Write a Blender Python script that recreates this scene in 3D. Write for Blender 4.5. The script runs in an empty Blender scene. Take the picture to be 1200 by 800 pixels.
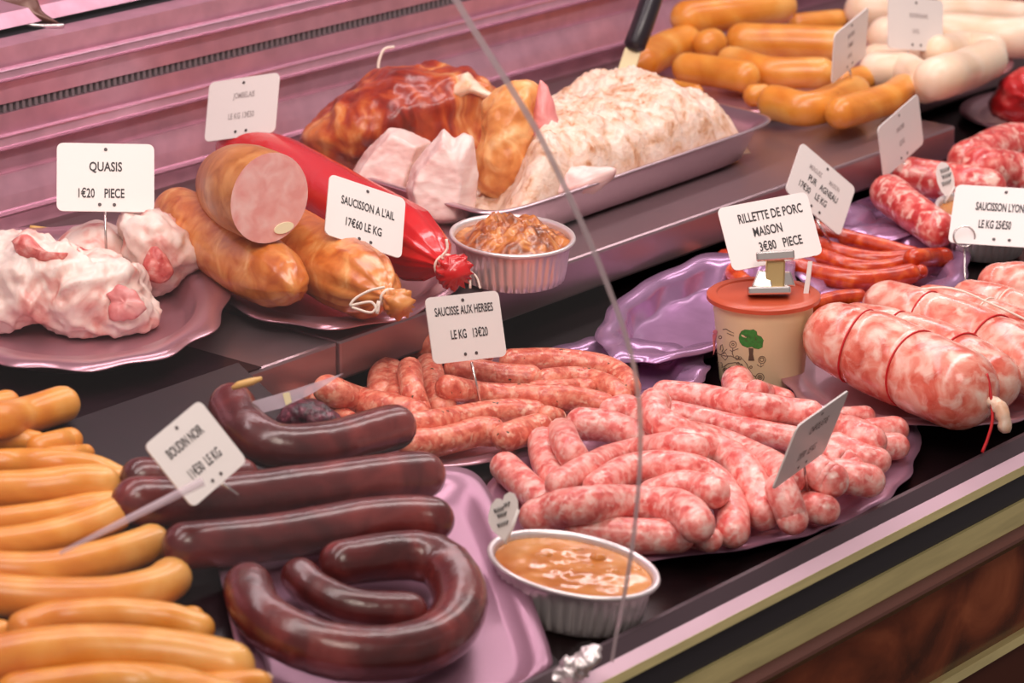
import bpy, bmesh, math, random
import numpy as np
from mathutils import Vector, Matrix, noise

random.seed(7)
SC = bpy.context.scene
COL = SC.collection
V = np.array

# ------------------------------------------------------------------ camera
# World: X runs along the counter, Y from the customer to the back wall, Z up.
# Z = 0 is the lower display deck just below the step of the upper shelf.
FPX, PITCH, DIST = 3660.0, math.radians(18), 2.7
_h = math.hypot(3849, 3200)
FX, FY = 3849 / _h, 3200 / _h
FWD = V([math.cos(PITCH) * FX, math.cos(PITCH) * FY, -math.sin(PITCH)])
RGT = V([FY, -FX, 0.0])
UPV = np.cross(RGT, FWD)
CAM = -DIST * FWD
cd = bpy.data.cameras.new('camera')
cam = bpy.data.objects.new('camera', cd)
COL.objects.link(cam)
R3 = Matrix((RGT, UPV, -FWD)).transposed()
cam.matrix_world = Matrix.Translation(CAM) @ R3.to_4x4()
cd.sensor_width = 36
cd.lens = FPX * 36 / 1200
cd.clip_start, cd.clip_end = 0.05, 60
cd.dof.use_dof = True
cd.dof.focus_distance = 2.58
cd.dof.aperture_fstop = 9.0
SC.camera = cam

# ------------------------------------------------------------------ world, lamps, exposure
SC.view_settings.view_transform = 'Standard'
SC.view_settings.look = 'None'
SC.view_settings.exposure = 0.0
SC.view_settings.gamma = 1.0
SC.view_settings.use_curve_mapping = False
SC.cycles.use_denoising = True
SC.cycles.max_bounces = 8
SC.cycles.transparent_max_bounces = 12
w = bpy.data.worlds.new('shop_air')
SC.world = w
w.use_nodes = True
bg = w.node_tree.nodes['Background']
bg.inputs[0].default_value = (1.0, 0.86, 0.84, 1)
bg.inputs[1].default_value = 0.30


def area(name, loc, target, sx, sy, power, col):
    l = bpy.data.lights.new(name, 'AREA')
    l.shape = 'RECTANGLE'
    l.size, l.size_y, l.energy, l.color = sx, sy, power, col
    o = bpy.data.objects.new(name, l)
    o.location = loc
    o.rotation_euler = (Vector(target) - Vector(loc)).to_track_quat('-Z', 'X').to_euler()
    COL.objects.link(o)
    return o


# the fluorescent tubes of the case (pinkish) run along X over the goods
area('case_tube_front', (-0.1, -0.30, 0.95), (-0.1, -0.1, 0), 0.10, 2.6, 12.5, (1, 0.88, 0.87))
area('case_tube_back', (0.2, 0.30, 1.0), (0.2, 0.1, 0), 0.10, 2.6, 10, (1, 0.84, 0.87))
# unseen warm lamp added as fill from the customers' side
area('customer_side_fill', (-1.6, -1.8, 2.3), (0, 0, 0), 1.0, 1.0, 30, (1, 0.88, 0.78))


# ------------------------------------------------------------------ picture -> place helpers
def ray(x, y):
    return FWD + RGT * ((x - 600) / FPX) + UPV * ((400 - y) / FPX)


class Plane:                      # z = z0 + m*(y - y0)
    def __init__(s, z0, deg=0.0, y0=0.0):
        s.z0, s.m, s.y0 = z0, math.tan(math.radians(deg)), y0

    def z(s, y):
        return s.z0 + s.m * (y - s.y0)

    def at(s, x, y, h=0.0):
        d = ray(x, y)
        t = (s.z0 + h + s.m * (CAM[1] - s.y0) - CAM[2]) / (d[2] - s.m * d[1])
        return CAM + t * d

    def nrm(s):
        n = V([0, -s.m, 1.0])
        return n / np.linalg.norm(n)


def at_y(x, y, Y):
    d = ray(x, y)
    return CAM + d * ((Y - CAM[1]) / d[1])


def at_x(x, y, X):
    d = ray(x, y)
    return CAM + d * ((X - CAM[0]) / d[0])


def depth(p):
    return float((V(p) - CAM) @ FWD)


def px2m(n, p):
    return n * depth(p) / FPX


DECK = Plane(0.0, 6.0, 0.0)
SHELF = Plane(0.055, 0.0)
_f = DECK.at(655, 758)
RAMP = Plane(_f[2] + 0.012, 14.0, _f[1])
BACK_Y, FRONT_Y = 0.452, -0.405


# ------------------------------------------------------------------ object helpers
def setp(o, label=None, cat=None, group=None, kind=None):
    if label: o['label'] = label
    if cat: o['category'] = cat
    if group: o['group'] = group
    if kind: o['kind'] = kind
    return o


def link(name, verts, faces, mat, parent=None, smooth=True, mats=None, fmat=None, origin=None):
    """One mesh object; verts in world coordinates, origin put at their base unless parented."""
    vs = np.asarray(verts, float)
    if parent is not None:
        org = V(parent.location)
    elif origin is not None:
        org = V(origin)
    else:
        org = V([vs[:, 0].mean(), vs[:, 1].mean(), vs[:, 2].min()])
    me = bpy.data.meshes.new(name)
    me.from_pydata([tuple(v) for v in vs - org], [], faces)
    for m in (mats or [mat]):
        me.materials.append(m)
    if fmat is not None:
        me.polygons.foreach_set('material_index', fmat)
    me.polygons.foreach_set('use_smooth', [smooth] * len(me.polygons))
    bm = bmesh.new(); bm.from_mesh(me)
    bmesh.ops.recalc_face_normals(bm, faces=bm.faces)
    bm.to_mesh(me); bm.free()
    o = bpy.data.objects.new(name, me)
    COL.objects.link(o)
    if parent is not None:
        o.parent = parent
    else:
        o.location = org
    return o


def empty(name, loc, label, cat, group=None):
    o = bpy.data.objects.new(name, None)
    o.empty_display_size = 0.02
    o.location = loc
    COL.objects.link(o)
    return setp(o, label, cat, group)


def smoothstep_edges(o, deg=35):
    try:
        me = o.data
        bm = bmesh.new(); bm.from_mesh(me)
        for e in bm.edges:
            if len(e.link_faces) == 2 and e.calc_face_angle(0) > math.radians(deg):
                e.smooth = False
        bm.to_mesh(me); bm.free()
    except Exception:
        pass
    return o


# ------------------------------------------------------------------ materials
def lin(c):
    return tuple((x / 255 / 12.92 if x / 255 <= 0.04045 else ((x / 255 + 0.055) / 1.055) ** 2.4) for x in c) + (1,)


def newmat(name):
    m = bpy.data.materials.new(name)
    m.use_nodes = True
    return m, m.node_tree, m.node_tree.nodes['Principled BSDF']


def N(t, typ, **kw):
    n = t.nodes.new(typ)
    for k, v in kw.items():
        setattr(n, k, v)
    return n


def plain(name, col, rough=0.5, metal=0.0, spec=0.5, bump=0.0, bscale=200, trans=0.0, stretch=None, alpha=1, var=0.0, coat=0.0):
    m, t, b = newmat(name)
    b.inputs['Base Color'].default_value = lin(col)
    b.inputs['Roughness'].default_value = rough
    b.inputs['Metallic'].default_value = metal
    b.inputs['Specular IOR Level'].default_value = spec
    b.inputs['Transmission Weight'].default_value = trans
    b.inputs['Coat Weight'].default_value = coat
    b.inputs['Alpha'].default_value = alpha
    if bump or var:
        tc = N(t, 'ShaderNodeTexCoord')
        mp = N(t, 'ShaderNodeMapping')
        if stretch: mp.inputs['Scale'].default_value = stretch
        nz = N(t, 'ShaderNodeTexNoise')
        nz.inputs['Scale'].default_value = bscale
        nz.inputs['Detail'].default_value = 4
        t.links.new(tc.outputs['Object'], mp.inputs[0])
        t.links.new(mp.outputs[0], nz.inputs['Vector'])
        if bump:
            bp = N(t, 'ShaderNodeBump')
            bp.inputs['Strength'].default_value = bump
            bp.inputs['Distance'].default_value = 0.002
            t.links.new(nz.outputs[0], bp.inputs['Height'])
            t.links.new(bp.outputs[0], b.inputs['Normal'])
        if var:
            rp = N(t, 'ShaderNodeValToRGB')
            c = lin(col)
            rp.color_ramp.elements[0].color = tuple(x * (1 - var) for x in c[:3]) + (1,)
            rp.color_ramp.elements[1].color = tuple(min(1, x * (1 + var)) for x in c[:3]) + (1,)
            rp.color_ramp.elements[0].position, rp.color_ramp.elements[1].position = 0.3, 0.7
            t.links.new(nz.outputs[0], rp.inputs[0])
            t.links.new(rp.outputs[0], b.inputs['Base Color'])
    return m


def meat(name, stops, scale=60, detail=4, dist=0.6, rough=0.35, bump=0.25, bscale=140, sss=0.12,
         specks=None, coat=0.15, stretch=(1, 1, 1), fat=None, spec=0.5):
    """Mottled flesh: a colour ramp over noise, optional fat cells (voronoi) and dark specks."""
    m, t, b = newmat(name)
    tc = N(t, 'ShaderNodeTexCoord')
    mp = N(t, 'ShaderNodeMapping')
    mp.inputs['Scale'].default_value = stretch
    t.links.new(tc.outputs['Object'], mp.inputs[0])
    nz = N(t, 'ShaderNodeTexNoise')
    nz.inputs['Scale'].default_value = scale
    nz.inputs['Detail'].default_value = detail
    nz.inputs['Distortion'].default_value = dist
    t.links.new(mp.outputs[0], nz.inputs['Vector'])
    rp = N(t, 'ShaderNodeValToRGB')
    els = rp.color_ramp.elements
    els[0].position, els[0].color = stops[0][0], lin(stops[0][1])
    els[1].position, els[1].color = stops[-1][0], lin(stops[-1][1])
    for p, c in stops[1:-1]:
        e = els.new(p); e.color = lin(c)
    t.links.new(nz.outputs[0], rp.inputs[0])
    out = rp.outputs[0]

    def mix(fac, a, colour):
        mx = N(t, 'ShaderNodeMixRGB')
        t.links.new(fac, mx.inputs[0]); t.links.new(a, mx.inputs[1])
        mx.inputs[2].default_value = lin(colour)
        return mx.outputs[0]

    def cells(sc, lo, hi, w=0.5):
        n2 = N(t, 'ShaderNodeTexNoise'); n2.inputs['Scale'].default_value = sc; n2.inputs['Detail'].default_value = 4
        n2.inputs['Distortion'].default_value = w
        av = N(t, 'ShaderNodeVectorMath'); av.operation = 'ADD'; av.inputs[1].default_value = (3.1, 1.7, 9.2)
        t.links.new(mp.outputs[0], av.inputs[0]); t.links.new(av.outputs[0], n2.inputs['Vector'])
        mr = N(t, 'ShaderNodeMapRange'); mr.inputs[1].default_value = lo; mr.inputs[2].default_value = hi
        t.links.new(n2.outputs[0], mr.inputs[0])
        return mr.outputs[0]

    if fat:
        out = mix(cells(fat[1], fat[2], fat[3], fat[4] if len(fat) > 4 else 1.2), out, fat[0])
    if specks:
        out = mix(cells(specks[1], specks[2], specks[2] + 0.03, 0.2), out, specks[0])
    t.links.new(out, b.inputs['Base Color'])
    b.inputs['Roughness'].default_value = rough
    b.inputs['Specular IOR Level'].default_value = spec
    b.inputs['Subsurface Weight'].default_value = sss
    b.inputs['Subsurface Radius'].default_value = (0.006, 0.0022, 0.0016)
    b.inputs['Subsurface Scale'].default_value = 1.0
    b.inputs['Coat Weight'].default_value = coat
    b.inputs['Coat Roughness'].default_value = 0.18
    n3 = N(t, 'ShaderNodeTexNoise'); n3.inputs['Scale'].default_value = bscale; n3.inputs['Detail'].default_value = 3
    t.links.new(mp.outputs[0], n3.inputs['Vector'])
    bp = N(t, 'ShaderNodeBump'); bp.inputs['Strength'].default_value = bump; bp.inputs['Distance'].default_value = 0.002
    t.links.new(n3.outputs[0], bp.inputs['Height']); t.links.new(bp.outputs[0], b.inputs['Normal'])
    return m


M = {}
M['chipo'] = meat('raw_pork_sausage', [(0.32, (208, 86, 80)), (0.44, (226, 118, 110)), (0.54, (236, 148, 138)), (0.66, (243, 174, 164))], 105, 6, 0.3,
                  0.3, 0.25, 260, fat=((247, 208, 196), 150, 0.50, 0.74, 0.3), coat=0.25)
M['herb'] = meat('herb_sausage', [(0.3, (186, 72, 54)), (0.44, (210, 100, 78)), (0.55, (226, 128, 102)), (0.68, (238, 160, 132))], 120, 6, 0.3,
                 0.33, 0.3, 260, fat=((240, 186, 158), 170, 0.54, 0.72, 0.3), specks=((70, 56, 30), 190, 0.685), coat=0.2)
M['coarse'] = meat('coarse_sausage', [(0.3, (184, 40, 44)), (0.46, (208, 74, 70)), (0.58, (224, 112, 104)), (0.7, (238, 166, 152))], 80, 5, 0.4,
                   0.3, 0.2, 180, fat=((246, 200, 184), 105, 0.52, 0.66, 0.4), coat=0.3)
M['lyon'] = meat('raw_saucisson', [(0.3, (198, 78, 60)), (0.43, (220, 112, 92)), (0.54, (232, 150, 130)), (0.68, (242, 196, 178))], 48, 6, 0.5,
                  0.24, 0.15, 120, fat=((246, 214, 196), 62, 0.50, 0.72, 0.4), coat=0.4)
M['knack'] = meat('smoked_orange_sausage', [(0.3, (204, 116, 32)), (0.5, (222, 146, 56)), (0.7, (234, 178, 100))], 18, 4, 0.5, 0.34, 0.1, 120,
                  sss=0.12, coat=0.2, specks=((176, 84, 24), 120, 0.73))
M['boudin'] = meat('blood_sausage', [(0.3, (62, 20, 20)), (0.5, (92, 32, 32)), (0.72, (132, 54, 50))], 22, 5, 0.8, 0.27, 0.5, 75, sss=0.04, coat=0.35)
M['boudin_face'] = meat('blood_sausage_filling', [(0.35, (40, 12, 22)), (0.6, (96, 34, 52)), (0.75, (150, 84, 96))], 180, 4, 0.3, 0.35, 0.6, 260, sss=0.03)
M['merguez'] = meat('merguez', [(0.3, (160, 34, 8)), (0.5, (192, 56, 16)), (0.72, (220, 96, 34))], 80, 4, 0.4, 0.27, 0.25, 140, coat=0.35)
M['white_pudding'] = meat('white_pudding', [(0.3, (228, 194, 158)), (0.5, (238, 210, 182)), (0.7, (246, 226, 202))], 18, 2, 0.3, 0.4, 0.06, 80, sss=0.15)
M['roll'] = meat('garlic_sausage_skin', [(0.28, (176, 82, 30)), (0.45, (206, 116, 48)), (0.62, (224, 148, 78)), (0.76, (238, 184, 122))], 42, 4, 0.9, 0.3, 0.12, 70, coat=0.4)
M['roll_dark'] = meat('cut_garlic_sausage_skin', [(0.3, (160, 92, 40)), (0.5, (186, 116, 58)), (0.7, (204, 140, 80))], 60, 4, 0.6, 0.4, 0.15, 150, coat=0.15)
M['cut'] = meat('pink_cut_face', [(0.35, (238, 166, 158)), (0.5, (244, 184, 176)), (0.7, (250, 206, 198))], 70, 4, 0.4, 0.4, 0.08, 200)
M['red_skin'] = plain('red_casing', (208, 16, 20), 0.26, bump=0.3, bscale=90, coat=0.4)
M['ham'] = meat('smoked_ham', [(0.30, (98, 20, 12)), (0.42, (152, 42, 20)), (0.51, (184, 76, 34)), (0.59, (212, 122, 60)), (0.70, (240, 190, 136))], 17, 6, 1.4,
                0.3, 0.5, 70, coat=0.3, stretch=(1.4, 1.0, 0.6))
M['ham_fat'] = meat('ham_fat', [(0.35, (232, 170, 120)), (0.65, (250, 224, 200))], 40, 3, 0.5, 0.4, 0.3, 90)
M['pork_white'] = meat('cooked_pork', [(0.3, (220, 168, 160)), (0.5, (238, 206, 198)), (0.7, (247, 228, 220))], 18, 4, 1.2, 0.42, 0.35, 60, stretch=(1, 1, 2.5))
M['crust'] = meat('roast_crust', [(0.3, (196, 108, 44)), (0.48, (226, 152, 82)), (0.62, (240, 188, 126)), (0.76, (248, 214, 170))], 28, 5, 1.2, 0.38, 0.5, 60)
M['roast_in'] = meat('roast_inside', [(0.35, (206, 110, 108)), (0.55, (224, 142, 138)), (0.72, (240, 186, 178))], 30, 4, 1.2, 0.4, 0.3, 70)
M['veal'] = meat('pale_veal', [(0.28, (206, 112, 106)), (0.38, (228, 172, 160)), (0.47, (236, 208, 196)), (0.66, (241, 226, 216))], 26, 6, 1.0, 0.36, 0.5, 80,
                 coat=0.25, specks=((186, 60, 58), 34, 0.70))
M['marrow'] = meat('red_marrow', [(0.35, (190, 70, 66)), (0.55, (220, 120, 112)), (0.72, (240, 180, 170))], 110, 4, 0.5, 0.4, 0.6, 200)
M['shred'] = meat('shredded_pork', [(0.30, (186, 124, 84)), (0.40, (216, 174, 144)), (0.50, (228, 196, 174)), (0.7, (236, 214, 198))], 60, 7, 0.8, 0.45, 0.9, 150,
                  specks=((170, 100, 40), 36, 0.74))
M['pate'] = meat('baked_pate', [(0.3, (110, 48, 14)), (0.46, (168, 86, 30)), (0.6, (206, 130, 62)), (0.76, (232, 176, 120))], 60, 5, 1.2, 0.28, 0.7, 110, coat=0.4)
M['sauce'] = meat('meat_jelly', [(0.3, (176, 96, 32)), (0.5, (204, 130, 62)), (0.7, (220, 156, 92))], 22, 3, 0.8, 0.16, 0.25, 40, coat=0.6)
M['rawred'] = meat('raw_red_meat', [(0.3, (176, 20, 24)), (0.5, (206, 46, 48)), (0.62, (226, 110, 104)), (0.74, (246, 206, 196))], 22, 3, 0.9, 0.3, 0.25, 60, coat=0.3)
M['card'] = plain('white_plastic_card', (230, 222, 217), 0.35)
M['ink'] = plain('black_ink', (46, 40, 42), 0.6)
M['ink_grey'] = plain('faded_ink', (168, 156, 154), 0.6)
M['ink_brown'] = plain('brown_ink', (92, 74, 58), 0.6)
M['hole'] = plain('dark_eyelet', (70, 58, 58), 0.5)
M['steel'] = plain('brushed_steel', (214, 190, 196), 0.3, 1.0, bump=0.05, bscale=90)
M['pin'] = plain('steel_pin', (220, 212, 208), 0.25, 1.0)
M['shelf'] = plain('shelf_steel', (166, 142, 146), 0.3, 0.8, bump=0.04, bscale=60)
M['panel'] = plain('rose_tinted_steel', (206, 156, 174), 0.36, 0.6, bump=0.03, bscale=40, var=0.12)  # steel base colour with a rose tint
M['panel_glint'] = plain('rose_steel_edge_glint', (226, 176, 198), 0.25, 0.7)  # paler than the panel: edge highlights put into the colour
M['purple'] = plain('mauve_foil_tray', (176, 134, 172), 0.24, 0.55, bump=0.06, bscale=50, var=0.1)
M['rose_tray'] = plain('rose_steel_tray', (196, 150, 162), 0.28, 0.75, bump=0.05, bscale=60)
M['pink_tray'] = plain('pale_pink_tray', (164, 120, 142), 0.32, 0.5, bump=0.04, bscale=50)
M['foil'] = plain('aluminium_foil', (232, 222, 222), 0.32, 0.62, bump=0.12, bscale=70)
M['black'] = plain('black_display_deck', (22, 12, 14), 0.3, 0.0, 0.3, bump=0.04, bscale=120, coat=0.05)
M['black_tray'] = plain('dark_plum_tray', (30, 14, 20), 0.34, 0.0, 0.28, bump=0.08, bscale=60, var=0.2)
M['rail_dark'] = plain('dark_bumper', (72, 56, 62), 0.4, 0.1, bump=0.03, bscale=50)
M['rail_pink'] = plain('rail_pink_steel', (236, 200, 214), 0.3, 0.35, bump=0.1, bscale=50)
M['olive'] = plain('brushed_brass_strip', (206, 192, 134), 0.40, 0.4, bump=0.08, bscale=30, var=0.15, stretch=(0.4, 4, 4))
M['rubber'] = plain('black_rubber', (36, 32, 38), 0.5)
M['brown'] = plain('brown_moulding', (92, 52, 40), 0.3, 0.2)
M['marble'] = meat('red_brown_panel', [(0.34, (54, 30, 20)), (0.46, (104, 52, 32)), (0.56, (132, 66, 40)), (0.7, (168, 92, 58))], 9, 5, 1.4, 0.22, 0.03, 20, sss=0, coat=0.4)
M['floor'] = plain('dark_floor', (70, 40, 32), 0.4, var=0.25, bscale=12, bump=0.02)
M['plastic_black'] = plain('black_handle', (34, 28, 34), 0.3)
M['lid'] = plain('terracotta_plastic', (190, 82, 52), 0.32, bump=0.02, bscale=80)
M['cream'] = plain('cream_plastic_and_reflection', (232, 218, 172), 0.4)
M['green'] = plain('green_print', (52, 132, 54), 0.5, var=0.25, bscale=400)
M['pinkprint'] = plain('pink_print', (216, 120, 120), 0.5)
M['string'] = plain('white_string', (240, 222, 206), 0.6, bump=0.3, bscale=900)
M['red_string'] = plain('red_string', (200, 30, 34), 0.5)
M['casing'] = meat('dry_casing', [(0.3, (226, 176, 140)), (0.7, (248, 226, 206))], 90, 3, 0.6, 0.35, 0.4, 120)
M['tan'] = plain('tan_wood_and_glint', (216, 170, 100), 0.4)  # also colours the yellow glint by the black puddings
M['brass'] = plain('brass_clip_plate', (206, 176, 122), 0.3, 0.8)

def glassmat(name, tint, gloss=0.03, rough=0.03):
    m = bpy.data.materials.new(name); m.use_nodes = True
    t = m.node_tree
    for n in list(t.nodes):
        if n.type != 'OUTPUT_MATERIAL': t.nodes.remove(n)
    o = [n for n in t.nodes if n.type == 'OUTPUT_MATERIAL'][0]
    tr = N(t, 'ShaderNodeBsdfTransparent'); tr.inputs[0].default_value = tint
    gl = N(t, 'ShaderNodeBsdfGlossy'); gl.inputs['Roughness'].default_value = rough
    mx = N(t, 'ShaderNodeMixShader')
    mx.inputs[0].default_value = gloss
    t.links.new(tr.outputs[0], mx.inputs[1]); t.links.new(gl.outputs[0], mx.inputs[2])
    t.links.new(mx.outputs[0], o.inputs[0])
    return m
M['glass'] = glassmat('clear_glass', (0.985, 0.985, 0.98, 1))
M['glass_edge'] = plain('polished_glass_edge', (206, 190, 192), 0.15, 0.3, alpha=0.85)
M['reflection_veil'] = plain('reflected_streak', (232, 214, 226), 0.25, alpha=0.42)  # stands in for light streaks reflected in the glass


# ------------------------------------------------------------------ shape builders
def catmull(pts, n):
    P = V(pts, dtype=float) if False else np.asarray(pts, float)
    if len(P) == 2:
        t = np.linspace(0, 1, n)[:, None]
        return P[0] * (1 - t) + P[1] * t
    Q = np.vstack([2 * P[0] - P[1], P, 2 * P[-1] - P[-2]])
    seg = np.linalg.norm(np.diff(P, axis=0), axis=1)
    cum = np.concatenate([[0], np.cumsum(seg)])
    out = []
    for s in np.linspace(0, cum[-1], n):
        i = min(int(np.searchsorted(cum, s, 'right')) - 1, len(P) - 2)
        t = (s - cum[i]) / max(seg[i], 1e-9)
        a, b, c, d = Q[i], Q[i + 1], Q[i + 2], Q[i + 3]
        out.append(0.5 * (2 * b + (c - a) * t + (2 * a - 5 * b + 4 * c - d) * t * t + (3 * b - a - 3 * c + d) * t ** 3))
    return V(out)


def frames(pts):
    T = np.gradient(pts, axis=0)
    T /= np.linalg.norm(T, axis=1)[:, None] + 1e-12
    a = V([0, 0, 1.0]) if abs(T[0][2]) < 0.9 else V([1.0, 0, 0])
    n = a - T[0] * (a @ T[0]); n /= np.linalg.norm(n)
    Ns, Bs = [], []
    for t in T:
        n = n - t * (n @ t); n /= np.linalg.norm(n)
        Ns.append(n); Bs.append(np.cross(t, n))
    return T, V(Ns), V(Bs)


def tube_mesh(pts, rad, seg=14, cap=True, seed=0, lump=0.0, lscale=25, fold=0.0):
    """Round tube; rad one number or one per point. Returns verts, faces, side count."""
    pts = np.asarray(pts, float)
    n = len(pts)
    rad = np.full(n, rad) if np.isscalar(rad) else np.asarray(rad, float)
    T, Ns, Bs = frames(pts)
    vs, fs = [], []
    an = np.linspace(0, 2 * math.pi, seg, endpoint=False)
    for i in range(n):
        for a in an:
            d = Ns[i] * math.cos(a) + Bs[i] * math.sin(a)
            p = pts[i] + d * rad[i]
            if lump:
                k = noise.noise(Vector(p * lscale) + Vector((seed * 3.7, seed * 1.3, 0)))
                p = p + d * rad[i] * lump * k
            vs.append(p)
    for i in range(n - 1):
        for j in range(seg):
            k = (j + 1) % seg
            fs.append((i * seg + j, i * seg + k, (i + 1) * seg + k, (i + 1) * seg + j))
    side = len(fs)
    if cap:
        fs.append(tuple(range(seg - 1, -1, -1)))
        fs.append(tuple((n - 1) * seg + j for j in range(seg)))
    return vs, fs, side


def sausage_pts(pts, r, round_a=True, round_b=True, taper=(1, 1), n=26):
    """Centre line + radii with rounded ends: pts[0] and pts[-1] are centres of the end caps."""
    c = catmull(pts, n)
    L = np.concatenate([[0], np.cumsum(np.linalg.norm(np.diff(c, axis=0), axis=1))])
    f = L / L[-1]
    rr = r * (1 - (1 - taper[0]) * np.clip(1 - f / 0.35, 0, 1) ** 2 - (1 - taper[1]) * np.clip((f - 0.65) / 0.35, 0, 1) ** 2)
    pre, prr, post, por = [], [], [], []
    ks = [0.999, 0.96, 0.86, 0.7, 0.5, 0.26]
    t0 = c[0] - c[1]; t0 /= np.linalg.norm(t0)
    t1 = c[-1] - c[-2]; t1 /= np.linalg.norm(t1)
    if round_a:
        for k in ks:
            pre.append(c[0] + t0 * rr[0] * k); prr.append(rr[0] * math.sqrt(1 - k * k))
    if round_b:
        for k in reversed(ks):
            post.append(c[-1] + t1 * rr[-1] * k); por.append(rr[-1] * math.sqrt(1 - k * k))
    allp = (pre + list(c) + post)
    return V(allp), V(prr + list(rr) + por)


GROW = {'knack': 1.13, 'boudin': 1.12, 'herb': 1.1, 'chipo': 1.1, 'backs': 1.04, 'wpud': 1.12, 'merguez': 1.06, 'coarse': 1.12, 'lyon': 1.03}
PILES = {}          # pile name -> list of (points, radius) already lying there


def lay(pts, rpx, plane, pile, h0=0.004, n=18, squeeze=0.97, lift=0.0):
    """Lay a sausage on a surface and on what already lies in its pile. pts are picture points of its axis."""
    mid = plane.at(*pts[len(pts) // 2][:2], 0.02)
    r = px2m(rpx, mid) * GROW.get(pile, 1.0)
    q = catmull([p[:2] for p in pts], n)
    prior = PILES.setdefault(pile, [])
    hs = []
    for x, y in q:
        h = r + h0 + lift
        for _ in range(160):
            p = plane.at(x, y, h)
            ok = True
            for P0, r0 in prior:
                lim = (r + r0) * squeeze
                if np.min(np.sum((P0 - p) ** 2, axis=1)) < lim * lim:
                    ok = False; break
            if ok: break
            h += 0.0015
        hs.append(h)
    hs = V(hs)
    for _ in range(3):                       # stiff: it bridges gaps
        pad = np.concatenate([[hs[0]] * 2, hs, [hs[-1]] * 2])
        sm = np.convolve(pad, [0.1, 0.2, 0.4, 0.2, 0.1], 'valid')
        hs = np.maximum(sm, hs * 0.35 + sm * 0.65)
    P3 = V([plane.at(x, y, h) for (x, y), h in zip(q, hs)])
    prior.append((P3, r))
    return P3, r


def sausage(name, mat, pile, plane, pts, rpx, label, cat, group, taper=(1, 1), lump=0.05, knot=None, flat_b=None,
            squeeze=0.97, h0=0.004, seg=16, lift=0.0):
    P3, r = lay(pts, rpx, plane, pile, h0=h0, squeeze=squeeze, lift=lift)
    c, rr = sausage_pts(P3, r, True, flat_b is None, taper)
    sd = len(bpy.data.objects)
    vs, fs, side = tube_mesh(c, rr, seg, True, sd, lump)
    if flat_b is not None:
        fm = [0] * len(fs); fm[-1] = 1
        o = link(name, vs, fs, None, mats=[mat, flat_b], fmat=fm)
        smoothstep_edges(o, 50)
    else:
        o = link(name, vs, fs, mat)
    setp(o, label, cat, group)
    if knot:
        for end in knot:
            i, j = (0, 1) if end == 'a' else (-1, -2)
            t = P3[i] - P3[j]; t /= np.linalg.norm(t)
            b = P3[i] + t * r * 0.95
            kk = V([b, b + t * r * 0.25, b + t * r * 0.5, b + t * r * 0.75])
            v2, f2, _ = tube_mesh(kk, [r * 0.16, r * 0.1, r * 0.2, r * 0.12], 8, True, sd, 0.2, 300)
            setp(link('casing_knot', v2, f2, M['casing'], o), 'pale twisted casing knot')
    return o


def prism_x(name, prof, x0, x1, mat, parent=None, smooth=False):
    """A (y, z) outline swept along the counter."""
    n = len(prof)
    vs = [(x0, y, z) for y, z in prof] + [(x1, y, z) for y, z in prof]
    fs = [(i, (i + 1) % n, n + (i + 1) % n, n + i) for i in range(n)]
    fs += [tuple(range(n - 1, -1, -1)), tuple(range(n, 2 * n))]
    return link(name, vs, fs, mat, parent, smooth)


def box(name, lo, hi, mat, parent=None, bev=0.0):
    x0, y0, z0 = lo; x1, y1, z1 = hi
    vs = [(x0, y0, z0), (x1, y0, z0), (x1, y1, z0), (x0, y1, z0), (x0, y0, z1), (x1, y0, z1), (x1, y1, z1), (x0, y1, z1)]
    fs = [(0, 3, 2, 1), (4, 5, 6, 7), (0, 1, 5, 4), (1, 2, 6, 5), (2, 3, 7, 6), (3, 0, 4, 7)]
    o = link(name, vs, fs, mat, parent, False)
    if bev:
        b = o.modifiers.new('bevel', 'BEVEL'); b.width = bev; b.segments = 2
    return o


def even_mesh(vs, fs, voxel):
    me = bpy.data.meshes.new('t'); me.from_pydata([tuple(v) for v in vs], [], fs)
    bm = bmesh.new(); bm.from_mesh(me); bmesh.ops.recalc_face_normals(bm, faces=bm.faces); bm.to_mesh(me); bm.free()
    o = bpy.data.objects.new('t', me); COL.objects.link(o)
    r_ = o.modifiers.new('r', 'REMESH'); r_.mode = 'VOXEL'; r_.voxel_size = voxel
    m_ = o.modifiers.new('s', 'SMOOTH'); m_.iterations = 4
    dg = bpy.context.evaluated_depsgraph_get()
    m2 = bpy.data.meshes.new_from_object(o.evaluated_get(dg))
    bpy.data.objects.remove(o); bpy.data.meshes.remove(me)
    v2 = V([tuple(v.co) for v in m2.vertices]); f2 = [tuple(p.vertices) for p in m2.polygons]
    bpy.data.meshes.remove(m2)
    return v2, f2


def fold(vs, fs, amp, sc, floor, seed):
    """Fleshy folds: ridged noise along the surface normal."""
    me = bpy.data.meshes.new('t'); me.from_pydata([tuple(v) for v in vs], [], fs)
    nr = [v.normal.copy() for v in me.vertices]
    bpy.data.meshes.remove(me)
    out = vs.copy()
    for i in range(len(vs)):
        p = Vector(vs[i]) * sc + Vector((seed * 1.7, 0, seed))
        w_ = Vector((noise.noise(p * .5), noise.noise(p * .5 + Vector((9, 2, 1))), 0))
        k = (0.35 - abs(noise.noise(p + w_ * 1.2))) * 1.4 + .5 * noise.fractal(p * 1.9, .8, 2.0, 3)
        out[i] = vs[i] + V(nr[i]) * amp * k
        if floor is not None:
            zf = floor.z(out[i][1]) + .0055
            if out[i][2] < zf: out[i][2] = zf
    return out, fs


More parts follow.
